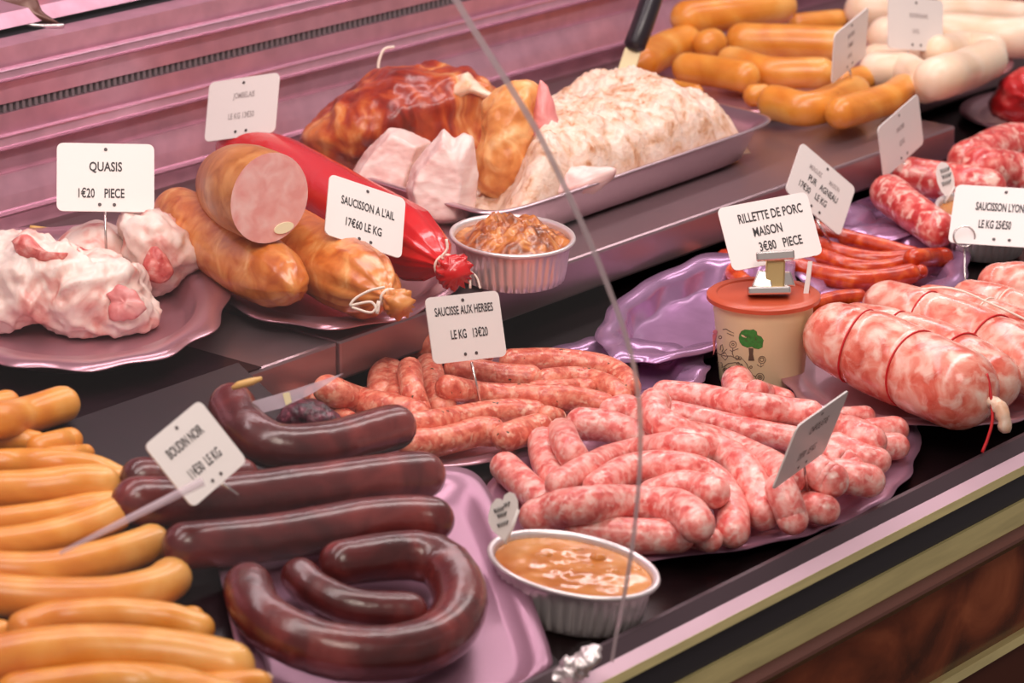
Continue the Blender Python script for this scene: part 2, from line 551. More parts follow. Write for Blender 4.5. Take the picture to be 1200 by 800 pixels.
def inflate(name, outline, centre_px, anchor, thick, mat, label=None, cat=None, group=None, floor=None, power=2.0, bump=0.004,
            bscale=30, rings=14, parent=None, per=72, back=0.7, seed=0, ridge=0.0, voxel=0.0, fine=0.0, fscale=0.0):
    """A solid lump whose silhouette from the counter's front is the outline: rings swell towards
    and away from the viewer by THICK metres; it stands at the depth of ANCHOR and rests on FLOOR."""
    dep = depth(anchor)

    def to3(x, y):
        d = ray(x, y)
        return CAM + d * (dep / (d @ FWD))
    O = np.asarray(outline, float)
    loop = catmull(np.vstack([O, O[:1]]), per + 1)[:-1] if power <= 2.3 else None
    if loop is None:          # keep corners
        Q = np.vstack([O, O[:1]]); seg = np.linalg.norm(np.diff(Q, axis=0), axis=1); cum = np.concatenate([[0], np.cumsum(seg)])
        loop = []
        for s in np.linspace(0, cum[-1], per, endpoint=False):
            i = int(np.searchsorted(cum, s, 'right')) - 1
            t = (s - cum[i]) / seg[i]
            loop.append(Q[i] * (1 - t) + Q[i + 1] * t)
        loop = V(loop)
    c = V(centre_px, dtype=float) if False else np.asarray(centre_px, float)
    vs, fs = [], []
    ss = [math.sin(math.pi / 2 * (k / rings)) for k in range(1, rings + 1)]
    sm = loop.copy()
    for _ in range(per):
        sm = sm * .5 + np.roll(sm, 1, 0) * .25 + np.roll(sm, -1, 0) * .25
    loops = {s: sm + (loop - sm) * s ** 3 for s in ss}
    vs.append(to3(*c) - FWD * thick)
    for s in ss:
        dz = thick * max(0.0, 1 - s ** power) ** (1 / power)
        for p in loops[s]:
            q = c + (p - c) * s
            vs.append(to3(*q) - FWD * dz)
    fstart = len(vs)
    for s in reversed(ss[:-1]):
        dz = thick * back * max(0.0, 1 - s ** power) ** (1 / power)
        for p in loops[s]:
            q = c + (p - c) * s
            vs.append(to3(*q) + FWD * dz)
    vs.append(to3(*c) + FWD * thick * back)
    n = len(loop)
    nr = (len(vs) - 2) // n
    for j in range(n):
        fs.append((0, 1 + j, 1 + (j + 1) % n))
    for i in range(nr - 1):
        for j in range(n):
            a = 1 + i * n
            fs.append((a + j, a + n + j, a + n + (j + 1) % n, a + (j + 1) % n))
    last = len(vs) - 1
    a = 1 + (nr - 1) * n
    for j in range(n):
        fs.append((a + (j + 1) % n, a + j, last))
    vs = V(vs)
    cc = vs.mean(axis=0)
    for i in range(len(vs)):
        d = vs[i] - cc
        d = d / (np.linalg.norm(d) + 1e-9)
        p = Vector(vs[i]) * bscale + Vector((seed, seed * 2.1, 0))
        k = noise.fractal(p, 0.9, 2.1, 4)
        if ridge:
            k += ridge * (0.5 - abs(noise.noise(p * 0.7)) * 2)
        vs[i] = vs[i] + d * bump * k
        if floor is not None:
            zf = floor.z(vs[i][1]) + 0.0055
            if vs[i][2] < zf: vs[i][2] = zf
    if voxel:
        vs, fs = even_mesh(vs, fs, voxel)
        vs, fs = fold(vs, fs, fine or bump * .5, fscale or bscale * 2.2, floor, seed)
    o = link(name, vs, fs, mat, parent)
    if label: setp(o, label, cat, group)
    return o


def tray(name, a0, a1, b0, b1, plane, mat, label, h=0.002, wall=0.012, flange=0.16, scallop=0, amp=0.0, flutes=0, famp=0.0, power=2.0,
         yaw_pts=None, depth_m=None, cat='tray', group=None, n=144, lift=0.0, tilt=0.0, ragged=0.0):
    """Shallow serving tray; a0-a1 and b0-b1 are the picture ends of its two axes at rim height."""
    A0, A1, B0, B1 = [plane.at(x, y, h + wall) for x, y in (a0, a1, b0, b1)]
    c = (A0 + A1 + B0 + B1) / 4
    ea, eb = (A1 - A0) / 2, (B1 - B0) / 2
    nz = plane.nrm()
    prof = [(0.0, 0.0), (0.5, 0.0), (1 - flange - 0.13, 0.0), (1 - flange - 0.09, 0.08), (1 - flange - 0.03, 0.72), (1 - flange, 0.95), (1 - flange * 0.5, 1.0), (1.0, 0.97)]
    rows = []
    for k, (s, z) in enumerate(prof):
        row = []
        for j in range(n):
            th = 2 * math.pi * j / n
            cs, sn = math.cos(th), math.sin(th)
            e = 2 / power
            x = math.copysign(abs(cs) ** e, cs); y = math.copysign(abs(sn) ** e, sn)
            ss = s
            if scallop and k >= 6: ss *= 1 + amp * (1 if k == 7 else 0.5) * math.cos(scallop * th)
            if ragged and k >= 6: ss *= 1 + ragged * noise.noise(Vector((cs * 3, sn * 3, 5.5)))
            if flutes and 3 <= k <= 5: ss *= 1 + famp * math.cos(flutes * th)
            zz = z * wall
            if ragged and k >= 6: zz += ragged * 0.1 * noise.noise(Vector((cs * 4, sn * 4, 1.5)))
            p_ = c - nz * wall + ea * x * ss + eb * y * ss + nz * zz
            if plane is DECK and p_[1] > -.005 and p_[0] < .72: p_[1] = -.005 + .02 * math.tanh((p_[1] + .005) * 0)
            if plane is not SHELF and p_[1] < -.421: p_[1] = -.421
            row.append(p_)
        rows.append(row)
    vs = [rows[0][0]]
    fs = []
    for r_ in rows[1:]: vs += r_
    for j in range(n): fs.append((0, 1 + j, 1 + (j + 1) % n))
    for k in range(len(rows) - 2):
        a = 1 + k * n
        for j in range(n):
            fs.append((a + j, a + n + j, a + n + (j + 1) % n, a + (j + 1) % n))
    o = link(name, vs, fs, mat)
    s = o.modifiers.new('thickness', 'SOLIDIFY'); s.thickness = 0.0012; s.offset = 1
    return setp(o, label, cat, group)


# ------------------------------------------------------------------ lettering
def text_mesh(txt, sx=0.72, bold=0.018):
    cu = bpy.data.curves.new('t', 'FONT')
    cu.body = txt
    cu.size = 1.0
    cu.align_x = 'CENTER'; cu.align_y = 'CENTER'
    cu.offset = bold
    cu.resolution_u = 3
    o = bpy.data.objects.new('t', cu)
    COL.objects.link(o)
    dg = bpy.context.evaluated_depsgraph_get()
    me = bpy.data.meshes.new_from_object(o.evaluated_get(dg))
    bpy.data.objects.remove(o); bpy.data.curves.remove(cu)
    vs = V([tuple(v.co) for v in me.vertices]) if len(me.vertices) else np.zeros((0, 3))
    fs = [tuple(p.vertices) for p in me.polygons]
    bpy.data.meshes.remove(me)
    vs = vs * V([sx, 1, 1])
    return vs, fs


def solve_card(tl, tr, bl, aspect, sign):
    """Turn three picture corners of a rectangular card into its true slant (weak perspective)."""
    e1 = V([tr[0] - tl[0], -(tr[1] - tl[1])], dtype=float)
    e2 = V([tl[0] - bl[0], -(tl[1] - bl[1])], dtype=float)
    A, B, c = e1 @ e1, e2 @ e2, e1 @ e2
    k2 = aspect * aspect
    b_ = A - k2 * B
    X = (-b_ + math.sqrt(b_ * b_ + 4 * k2 * c * c)) / 2
    p = sign * math.sqrt(max(X, 1e-6))
    if abs(c) < 1e-6 and X < 1e-3:
        q = math.sqrt(max((A / k2 - B), 0)); p = 0
    else:
        q = -c / p
    U = RGT * e1[0] + UPV * e1[1] + FWD * p
    W = RGT * e2[0] + UPV * e2[1] + FWD * q
    return U, W


def card(base_px, base3, tl, tr, bl, lines, label, aspect=1.42, sign=1, pin_top=None, group='price cards', pin=True, holes=True, thick=0.0012,
         clip=None, rad=0.09, name='price_card'):
    """Price card on a pin. BASE3: the place the pin stands in, seen at BASE_PX."""
    U, W = solve_card(tl, tr, bl, aspect, sign)
    nrm = np.cross(U, W); nrm /= np.linalg.norm(nrm)
    if nrm @ FWD > 0: nrm = -nrm

    def onplane(x, y):
        d = ray(x, y)
        return CAM + d * (((V(base3) - CAM) @ nrm) / (d @ nrm))
    TL, TR, BL = onplane(*tl), onplane(*tr), onplane(*bl)
    ex = TR - TL; wdt = np.linalg.norm(ex); ex /= wdt
    ey = TL - BL; ey -= ex * (ey @ ex); hgt = np.linalg.norm(ey); ey /= hgt
    cen = (TR + BL) / 2
    nz = np.cross(ex, ey)
    root = empty(name, tuple(base3), label, 'price card', group)
    # plate: rounded rectangle
    loop = []
    r = rad * hgt
    for qx, qy, a0 in ((1, 1, 0), (-1, 1, 90), (-1, -1, 180), (1, -1, 270)):
        for k in range(5):
            a = math.radians(a0 + 22.5 * k)
            loop.append(((wdt / 2 - r) * qx + r * math.cos(a), (hgt / 2 - r) * qy + r * math.sin(a)))
    n = len(loop)
    P = lambda x, y, z: cen + ex * x + ey * y + nz * z
    vs = [P(x, y, 0) for x, y in loop] + [P(x, y, -thick) for x, y in loop]
    fs = [tuple(range(n)), tuple(range(2 * n - 1, n - 1, -1))] + [(i, n + i, n + (i + 1) % n, (i + 1) % n) for i in range(n)]
    link('plate', vs, fs, M['card'], root, False)
    for ln in lines:
        txt, u, v, size = ln[:4]
        sx = ln[4] if len(ln) > 4 else 0.72
        mt = ln[5] if len(ln) > 5 else M['ink']
        tv, tf = text_mesh(txt, sx, ln[6] if len(ln) > 6 else 0.018)
        if not len(tv): continue
        tv = tv * size * hgt
        link('lettering', [P(u * wdt + x, v * hgt + y, 0.0003) for x, y, z in tv], tf, mt, root, False)
    if holes:
        for hx, hy in ((0.0, 0.41), (-0.06, -0.40), (0.09, -0.40)):
            rr = 0.026 * hgt
            hv = [P(hx * wdt + rr * math.cos(a), hy * hgt + rr * math.sin(a), 0.0004) for a in np.linspace(0, 2 * math.pi, 12, endpoint=False)]
            link('eyelet', hv, [tuple(range(12))], M['hole'], root, False)
    if pin:
        top = P(0.02 * wdt, -0.40 * hgt, -thick - 0.0012) if pin_top is None else onplane(*pin_top) - nz * (thick + 0.0012)
        b = V(base3)
        dn = (b - top) / np.linalg.norm(b - top)
        pv, pf, _ = tube_mesh(V([top, (top + b) / 2, b + dn * 0.008]), 0.0011, 8)
        link('pin', pv, pf, M['pin'], root)
    return root, P, wdt, hgt


def string(name, pts3, r, mat, parent=None, n=24):
    v, f, _ = tube_mesh(catmull(pts3, n), r, 6)
    return link(name, v, f, mat, parent)

# ================================================================== THE COUNTER
X0, X1 = -1.3, 2.0
fl = box('floor', (-2.6, -3.2, -0.93), (2.6, 1.2, -0.9), M['floor'])
setp(fl, kind='structure')
wb = box('wall_back', (-2.6, 1.1, -0.9), (2.6, 1.2, 2.2), M['panel'])
setp(wb, kind='structure')

ctr = empty('display_counter', (0.3, 0.0, -0.9), 'refrigerated butcher display counter in rose and dark steel holding all the meats', 'display counter')


def zat(x, y, Y):
    return float(at_y(x, y, Y)[2])


# lower black deck and the sloping left section
d0, d1 = FRONT_Y - .021, 0.46
prism_x('deck', [(d0, DECK.z(d0)), (d1, DECK.z(d1)), (d1, DECK.z(d1) - 0.03), (d0, DECK.z(d0) - 0.03)], X0, X1, M['black'], ctr)
xr = float(RAMP.at(332, 457)[0])
za_, zb2 = RAMP.z(-.42), RAMP.z(-.002)
sv = [(X0, -.42, za_), (-.445, -.42, za_), (xr, -.002, zb2), (X0, -.002, zb2)]
sv += [(a, b, c - .005) for a, b, c in sv]
link('sloping_deck', sv, [(0, 1, 2, 3), (7, 6, 5, 4), (0, 4, 5, 1), (1, 5, 6, 2), (2, 6, 7, 3), (3, 7, 4, 0)], M['black_tray'], ctr, False)
# upper shelf: boxed step units with a joint
xj = float(SHELF.at(424, 407)[0])
xe = float(SHELF.at(1110, 145)[0])
box('step_shelf', (X0, 0.0, 0.02), (xj - 0.001, 0.47, 0.055), M['shelf'], ctr, 0.003)
box('step_shelf', (xj + 0.001, 0.0, 0.02), (xe, 0.47, 0.055), M['shelf'], ctr, 0.003)
box('step_shelf', (xe, 0.13, 0.02), (X1, 0.47, 0.055), M['shelf'], ctr, 0.003)
xp = float(SHELF.at(300, 430)[0])
box('dark_plate', (X0, -0.001, 0.0552), (xp, 0.30, 0.0565), M['black_tray'], ctr)
# back panel with raised rails and the air slot
q = lambda y, o=0.0: (BACK_Y - o, zat(100, y, BACK_Y - o))
zt, zb = zat(100, 34, BACK_Y), 0.05
prism_x('back_panel', [q(34), q(59), q(61, .008), q(72, .010), q(75), q(99), (BACK_Y + .012, zat(100, 99, BACK_Y)), (BACK_Y + .012, zat(100, 110, BACK_Y)), q(110), q(134),
                       q(137, .009), q(149, .011), q(153), q(178), q(180, .006), q(205, .012), q(224, .016), q(229, .004), (BACK_Y, zb), (BACK_Y + .03, zb), (BACK_Y + .03, zt)],
        X0, X1, M['panel'], ctr)
for a, b_, o1, o2 in ((60, 61.5, .008, .0085), (71, 73, .010, .0085), (136, 137.5, .009, .009), (148, 151, .011, .009), (222, 226, .0165, .014)):
    (ya, za), (yb, zb_) = q(a, o1), q(b_, o2)
    prism_x('rail_edge_glint', [(ya - .0015, za), (ya + .003, za + .001), (yb + .003, zb_ - .001), (yb - .0015, zb_)], X0, X1, M['panel_glint'], ctr)  # pale slivers paint the bright highlight along each rail
zs0, zs1 = zat(100, 109.6, BACK_Y), zat(100, 99.4, BACK_Y)
grille = box('air_grille', (X0, BACK_Y + .009, zs0), (X1, BACK_Y + .0118, zs1), M['rubber'], ctr)
vs, fs = [], []
xx = -0.4
k = 0
while xx < 1.0:
    b0 = len(vs)
    for (dx, yy, zz) in ((0, .002, zs0), (.0035, .002, zs0), (.0035, .009, zs0), (0, .009, zs0), (0, .002, zs1), (.0035, .002, zs1), (.0035, .009, zs1), (0, .009, zs1)):
        vs.append((xx + dx, BACK_Y + yy, zz))
    fs += [tuple(b0 + i for i in f) for f in ((0, 3, 2, 1), (4, 5, 6, 7), (0, 1, 5, 4), (1, 2, 6, 5), (2, 3, 7, 6), (3, 0, 4, 7))]
    xx += 0.0075
M['slat'] = plain('grey_slat', (120, 108, 112), 0.5)
setp(link('slatted_grille', vs, fs, M['slat'], ctr, False), 'row of grey slats across the dark air slot')
# dark gap and ledge above the panel
zg = zat(100, 17, BACK_Y + .03)
box('upper_gap', (X0, BACK_Y + .031, zt - .03), (X1, BACK_Y + .10, zt - .001), M['rubber'], ctr)
prism_x('upper_ledge', [(BACK_Y + .04, zg), (BACK_Y + .05, zg + .012), (BACK_Y + .30, zg + .09), (BACK_Y + .30, zg + .07), (BACK_Y + .05, zg)], X0, X1, M['panel'], ctr)
box('upper_back', (X0, BACK_Y + .10, 0.05), (X1, BACK_Y + .13, zg + .02), M['rubber'], ctr)
# front edge: bands read from the customer side
f = lambda y, Y: (Y, zat(900, y, Y))


def band(name, a, b, mat, back=0.02):
    (ya, za), (yb, zb_) = a, b
    return prism_x(name, [(ya, za), (yb, zb_), (yb + back, zb_), (ya + back, za)], X0, X1, mat, ctr)
band('bumper', f(660, -.428), f(682, -.436), M['rail_dark'], .004)
band('front_rail', f(681.5, -.436), f(699.5, -.445), M['rail_pink'], 0.015)
band('brass_strip', f(699.6, -.4452), f(711, -.447), M['olive'], .012)
band('rubber_strip', f(710, -.441), f(746, -.444), M['rubber'], .012)
band('brass_strip', f(745, -.4465), f(777, -.450), M['olive'], 0.012)
y0_, z0_ = f(777, -.451)
y1_, z1_ = f(796, -.451)
prism_x('moulding', [(-.435, z0_), (-.451, z0_), (-.458, (z0_ * 2 + z1_) / 3), (-.459, (z0_ + z1_) / 2), (-.455, z1_), (-.435, z1_)], X0, X1, M['brown'], ctr)
zl = zat(1155, 774, -.451)
band('front_panel', (-.444, z1_ + .002), (-.444, zl), M['marble'])
prism_x('lower_rail', [(-.44, zl + .004), (-.451, zl + .004), (-.453, zl - .003), (-.44, zl - .005)], X0, X1, M['olive'], ctr)
band('plinth', (-.448, zl - .005), (-.448, -.895), M['brown'])
prism_x('cabinet', [(-.423, -.09), (.45, -.03), (.45, -.9), (-.423, -.9)], X0, X1, M['rubber'], ctr)

# curved glass front; its polished right-hand edge is what shows
gx = float(at_y(716, 780, -.441)[0])
gp = [(717, 775), (722, 745), (732, 695), (741, 640), (747, 585), (750, 540), (750, 485), (744, 435), (733, 392), (715, 342), (690, 280), (660, 215), (630, 155),
      (600, 105), (570, 58), (545, 18), (520, -25), (490, -75)]
gl3 = V([at_x(x, y, gx) for x, y in gp])
gl3 = catmull(gl3, 60)
tn = np.gradient(gl3, axis=0); tn /= np.linalg.norm(tn, axis=1)[:, None]
nn = np.cross(tn, V([1.0, 0, 0])); nn /= np.linalg.norm(nn, axis=1)[:, None]
thk = np.linspace(0.0032, 0.0062, 60)[:, None]
A_, B_ = gl3 + nn * thk / 2, gl3 - nn * thk / 2
LX = V([-1.1, 0, 0])
vs = np.vstack([A_, B_, A_ + LX, B_ + LX]); n = 60
fs, fm = [], []
for i in range(n - 1):
    fs += [(i, i + 1, n + i + 1, n + i), (i, 2 * n + i, 2 * n + i + 1, i + 1), (n + i, n + i + 1, 3 * n + i + 1, 3 * n + i), (2 * n + i, 3 * n + i, 3 * n + i + 1, 2 * n + i + 1)]
    fm += [1, 0, 0, 0]
gp_o = link('glass_pane', vs, fs, None, None, True, [M['glass'], M['glass_edge']], fm)
smoothstep_edges(gp_o, 50)
setp(gp_o, 'tall curved clear glass pane rising from the front rail, its polished edge showing', 'glass pane')


# ================================================================== TRAYS
tray('oval_tray', (-105, 345), (266, 347), (82, 262), (82, 430), SHELF, M['rose_tray'], 'wavy rimmed steel tray under the pale meat marked QUASIS', wall=.022, flange=.17, scallop=13, amp=.022, flutes=0)
tray('oval_tray', (226, 296), (549, 296), (388, 218), (388, 384), SHELF, M['rose_tray'], 'wavy rimmed steel tray under the red and brown garlic sausages', wall=.010, flange=.13, scallop=12, amp=.018)
t3 = tray('deep_tray', (492, 226), (834, 116), (572, 146), (754, 196), SHELF, M['steel'], 'deep rectangular steel tray filled with shredded pale pork', wall=.036, flange=.05, power=9)
tray('platter', (985, 82), (1182, 62), (1030, 54), (1120, 100), SHELF, M['rose_tray'], 'oval steel platter carrying the white puddings', wall=.010, flange=.1)
tray('fluted_tray', (704, 374), (932, 334), (846, 298), (796, 424), DECK, M['purple'], 'empty mauve foil tray with fluted walls behind the terracotta lidded pot', wall=.022, flange=.20, flutes=11, famp=.035, scallop=11, amp=.03, ragged=.03)
tray('fluted_tray', (604, 432), (828, 430), (722, 398), (722, 472), DECK, M['purple'], 'mauve foil tray behind the herb sausages, right end empty', wall=.012, flange=.26, flutes=14, famp=.03, scallop=14, amp=.025, ragged=.03)
tray('sausage_tray', (370, 480), (672, 470), (520, 400), (520, 545), DECK, M['rose_tray'], 'flat rose steel tray under the herb sausages', wall=.006, flange=.10, lift=.004)
tray('fluted_tray', (930, 320), (1135, 300), (1010, 262), (1050, 352), DECK, M['purple'], 'mauve foil tray under the thin red merguez', wall=.012, flange=.2, flutes=10, famp=.06, scallop=10, amp=.03, ragged=.05)
tray('fluted_tray', (990, 232), (1240, 195), (1150, 172), (1080, 285), DECK, M['purple'], 'mauve foil tray under the coarse red sausages', wall=.012, flange=.2, flutes=10, famp=.06, scallop=10, amp=.02, ragged=.05)
tray('scalloped_tray', (575, 578), (1082, 522), (850, 452), (800, 650), DECK, M['pink_tray'], 'large pale pink tray with scalloped rim under the heap of chipolatas', wall=.008, flange=.10, scallop=22, amp=.012, power=2.6)
tray('scalloped_tray', (936, 420), (1290, 436), (1096, 350), (1064, 494), DECK, M['rose_tray'], 'rose tray with wavy rim under the tied raw saucissons', h=.012, wall=.008, flange=.10, scallop=18, amp=.014, power=2.4)
# pink plate under the black puddings: a rounded rectangle running down the sloping deck
tray('pudding_tray', (268, 752), (606, 674), (410, 562), (498, 848), RAMP, M['pink_tray'], 'pink rectangular plate under the black puddings', wall=.009, flange=.09, power=7)
# tray for the orange sausages at the back
tray('platter', (740, 84), (1046, 74), (900, 36), (910, 134), SHELF, M['rose_tray'], 'steel platter under the orange sausages at the back wall', wall=.008, flange=.1)


# ================================================================== SAUSAGES
G_K = 'orange smoked sausages heaped at the lower left'
for pts, r, lab, kn in [
    ([(-50, 484), (8, 472)], 14, 'orange sausage at the very back of the front heap, mostly hidden behind the fat one', None),
    ([(-50, 520), (20, 516), (42, 519)], 13, 'short orange sausage end directly under the fat topmost one', None),
    ([(46, 524), (82, 516)], 14, 'stubby orange sausage end peeping out right under the topmost one', None),
    ([(60, 534), (100, 531)], 10, 'small orange sausage tip below the two stubby ends', None),
    ([(-60, 503), (25, 488), (72, 474)], 20, 'fat topmost orange sausage with its round end against the dark tray', None),
    ([(-60, 545), (45, 543), (105, 549), (135, 562)], 16, 'long orange sausage drooping at its right end towards the black puddings', None),
    ([(-60, 578), (40, 573), (90, 567), (118, 567)], 21, 'pale broad orange sausage with a squared right end', None),
    ([(-60, 618), (40, 607), (100, 595), (136, 592)], 16, 'slim orange sausage between the pale broad one and a darker one', None),
    ([(-60, 645), (40, 633), (100, 617), (134, 603)], 19, 'darker orange sausage rising to the right beneath the slim one', None),
    ([(-60, 664), (40, 670), (110, 658), (160, 643), (177, 636)], 21, 'smooth orange sausage curving up to a rounded end beside the dark pudding', None),
    ([(-60, 690), (0, 698), (60, 702), (130, 700), (180, 690), (200, 677)], 23, 'orange sausage with upturned knotted end at the pink plate', 'b'),
    ([(-50, 745), (0, 741)], 14, 'orange sausage tip at the left of the heap below the knotted one', None),
    ([(190, 728), (226, 724)], 13, 'tiny orange end beside the edge of the pink plate', None),
    ([(28, 735), (62, 725), (130, 720), (190, 724), (232, 736)], 18, 'flattened orange sausage with its left end in sight', None),
    ([(-60, 793), (0, 774), (80, 763), (160, 764), (225, 772), (268, 782)], 28, 'largest orange sausage with a pale tip, nearest the viewer but one', 'b'),
    ([(245, 806), (300, 803)], 17, 'orange sausage tip poking out under the largest one', None),
    ([(20, 815), (120, 802), (200, 806), (260, 822)], 24, 'orange sausage cut off by the lower picture edge', None),
]:
    sausage('smoked_sausage', M['knack'], 'knack', RAMP, pts, r, lab, 'sausage', G_K, lump=0.04, knot=kn, h0=.001)

G_B = 'black puddings on the pink plate'
sausage('black_pudding', M['boudin'], 'boudin', RAMP, [(165, 560), (215, 562), (280, 560)], 22, 'black pudding half hidden behind the BOUDIN NOIR card', 'black pudding', G_B, h0=.012)
sausage('black_pudding', M['boudin'], 'boudin', RAMP, [(160, 588), (235, 587), (330, 577), (425, 564), (473, 558), (494, 557)], 26, 'long straight black pudding, second one down the stack', 'black pudding', G_B, h0=.012)
sausage('black_pudding', M['boudin'], 'boudin', RAMP, [(272, 476), (290, 504), (325, 523), (380, 521), (420, 511), (461, 500)], 25, 'bent black pudding lying on top with its end curled upward', 'black pudding', G_B, lump=.07, h0=.012)
sausage('black_pudding', M['boudin'], 'boudin', RAMP, [(218, 640), (285, 634), (355, 624), (425, 611), (480, 607), (505, 609)], 25, 'straight black pudding just above the large ring, reddish sheen in its middle', 'black pudding', G_B, h0=.012)
sausage('black_pudding', M['boudin'], 'boudin', RAMP, [(352, 676), (372, 694), (415, 712), (478, 717)], 21, 'short black pudding lying inside the large ring', 'black pudding', G_B, h0=.012)
sausage('black_pudding', M['boudin'], 'boudin', RAMP, [(291, 688), (305, 722), (349, 750), (406, 765), (470, 763), (520, 743), (540, 706), (530, 672), (500, 652), (450, 652), (400, 660)], 29,
        'large ring of black pudding curled round on the pink plate', 'black pudding', G_B, lump=.06, taper=(.92, .85), seg=20, h0=.012)

inflate('black_pudding', [(322, 496), (332, 478), (350, 468), (368, 469), (386, 478), (402, 492), (396, 502), (370, 506), (340, 508)], (362, 488), RAMP.at(362, 506, .0), .026, M['boudin_face'],
        'stub of black pudding behind the bent one showing its dark mottled cut face', 'black pudding', G_B, RAMP, 3.0, .002, 40, voxel=.002, fine=.002, fscale=90)
G_H = 'raw herb sausages'
HS = [
    ([(483, 402), (520, 407), (562, 414)], 16, 'herb sausage with its blunt left end at the back, behind the herb card'),
    ([(600, 424), (650, 423), (700, 429), (727, 441), (736, 454)], 14, 'herb sausage arching along the back to the glass edge'),
    ([(536, 432), (580, 440), (620, 443)], 15, 'herb sausage ending in a pale cut tip with green herb'),
    ([(640, 446), (680, 444), (712, 453), (728, 466)], 13, 'herb sausage curving down just inside the arching one'),
    ([(628, 456), (688, 454)], 10, 'thin herb sausage link squeezed in the middle of the herb heap'),
    ([(446, 462), (447, 442), (457, 434), (460, 452), (463, 476)], 15, 'herb sausage bent into a hairpin standing at the back left'),
    ([(480, 432), (483, 455), (491, 480)], 13, 'narrow upright herb sausage next to the hairpin one'),
    ([(502, 430), (507, 452), (518, 478)], 16, 'thick upright herb sausage below the herb card corner'),
    ([(366, 464), (388, 480), (412, 496)], 12, 'herb sausage at the far left tucked under the slanting one'),
    ([(384, 456), (415, 468), (455, 478), (486, 486)], 16, 'slanting herb sausage pointing at the black pudding'),
    ([(525, 454), (570, 463), (620, 464), (670, 467), (706, 474)], 14, 'long herb sausage crossing the heap where the card pin stands'),
    ([(480, 498), (520, 493), (560, 486), (600, 482), (626, 484)], 14, 'herb sausage lying second from the front edge of its tray'),
    ([(640, 486), (653, 489)], 10, 'short herb sausage stub against the pink chipolatas'),
    ([(483, 520), (520, 516), (560, 506), (576, 506)], 16, 'front herb sausage, left link touching the black pudding'),
    ([(594, 512), (622, 504), (632, 501)], 16, 'front herb sausage, right link by the first chipolata'),
]
for pts, r, lab in HS:
    sausage('herb_sausage', M['herb'], 'herb', DECK, pts, r, lab, 'sausage', G_H, lump=.08, h0=.009)
hs3 = bpy.data.objects['herb_sausage.002']
c_ = DECK.at(634, 443, px2m(31, DECK.at(634, 443, .03)))

G_C = 'raw chipolatas heaped on the scalloped tray'
CH = [
    ([(864, 447), (868, 466)], 18, 'chipolata end standing up against the cream pot'),
    ([(886, 457), (920, 468)], 11, 'thin chipolata end beside the one against the pot'),
    ([(880, 496), (945, 500)], 11, 'chipolata mostly buried under the long back ones'),
    ([(780, 462), (825, 467), (880, 476), (948, 485)], 16, 'long straight chipolata along the back of the heap'),
    ([(790, 484), (830, 493), (880, 505), (930, 514)], 14, 'second long chipolata parallel to the back one'),
    ([(985, 490), (1013, 488)], 12, 'chipolata tip at the back right just past the chipolata card'),
    ([(1018, 508), (1048, 504)], 16, 'chipolata end highest at the right tip of the heap'),
    ([(1028, 524), (1050, 523)], 15, 'chipolata end under the highest right tip'),
    ([(970, 500), (1000, 508), (1020, 517)], 18, 'broad chipolata end in the right cluster, behind the double tip'),
    ([(980, 523), (1010, 535), (1028, 540)], 15, 'chipolata end low in the right cluster over dark shade'),
    ([(960, 528), (985, 542), (996, 552)], 18, 'chipolata emerging below the card into the right cluster'),
    ([(980, 556), (1018, 563)], 18, 'rounded chipolata end furthest forward in the right cluster'),
    ([(950, 548), (974, 563)], 19, 'chipolata end just right below the card foot'),
    ([(922, 560), (938, 571)], 15, 'small chipolata end touching the card foot'),
    ([(945, 593), (966, 597)], 17, 'blunt chipolata end alone on the tray rim below the card'),
    ([(718, 482), (735, 478), (754, 492), (776, 510)], 15, 'chipolata running away behind the glass edge towards the herb sausages'),
    ([(592, 547), (613, 567), (640, 590)], 17, 'chipolata at the far left edge of the tray, slanting down'),
    ([(636, 518), (640, 540), (650, 562)], 17, 'upright chipolata second from the left'),
    ([(658, 506), (665, 523), (678, 545)], 16, 'upright chipolata third from the left, under a bent one'),
    ([(682, 496), (715, 500), (752, 514), (795, 525)], 18, 'thick chipolata crossing behind the glass edge, bent over the upright one'),
    ([(768, 473), (768, 490), (800, 509), (850, 523), (900, 546), (925, 560)], 18, 'long hooked chipolata curling at the top left and ending under the card'),
    ([(800, 520), (840, 528), (868, 548), (886, 578), (894, 600)], 19, 'chipolata bending down to a fat blunt end at the front'),
    ([(655, 567), (690, 547), (735, 531), (785, 523), (815, 525)], 15, 'reddest chipolata rising from left to the centre of the heap'),
    ([(915, 572), (924, 592), (929, 608)], 17, 'upright chipolata end left of the blunt one on the rim'),
    ([(702, 572), (730, 554), (775, 547), (818, 553), (845, 572), (858, 600), (859, 622)], 18, 'arched chipolata whose right end hangs down to the tray'),
    ([(766, 580), (800, 570), (836, 576)], 18, 'short chipolata lying inside the arched one'),
    ([(815, 628), (832, 632)], 14, 'chipolata stub at the front between two larger ends'),
    ([(682, 622), (740, 628), (794, 628)], 19, 'chipolata lowest at the front, just above the foil tin'),
    ([(630, 606), (665, 594), (720, 590), (785, 593), (810, 604), (816, 614)], 20, 'big smooth chipolata across the front above the foil tin'),
]
for pts, r, lab in CH:
    sausage('chipolata', M['chipo'], 'chipo', DECK, pts, r, lab, 'sausage', G_C, lump=.07, h0=.012)

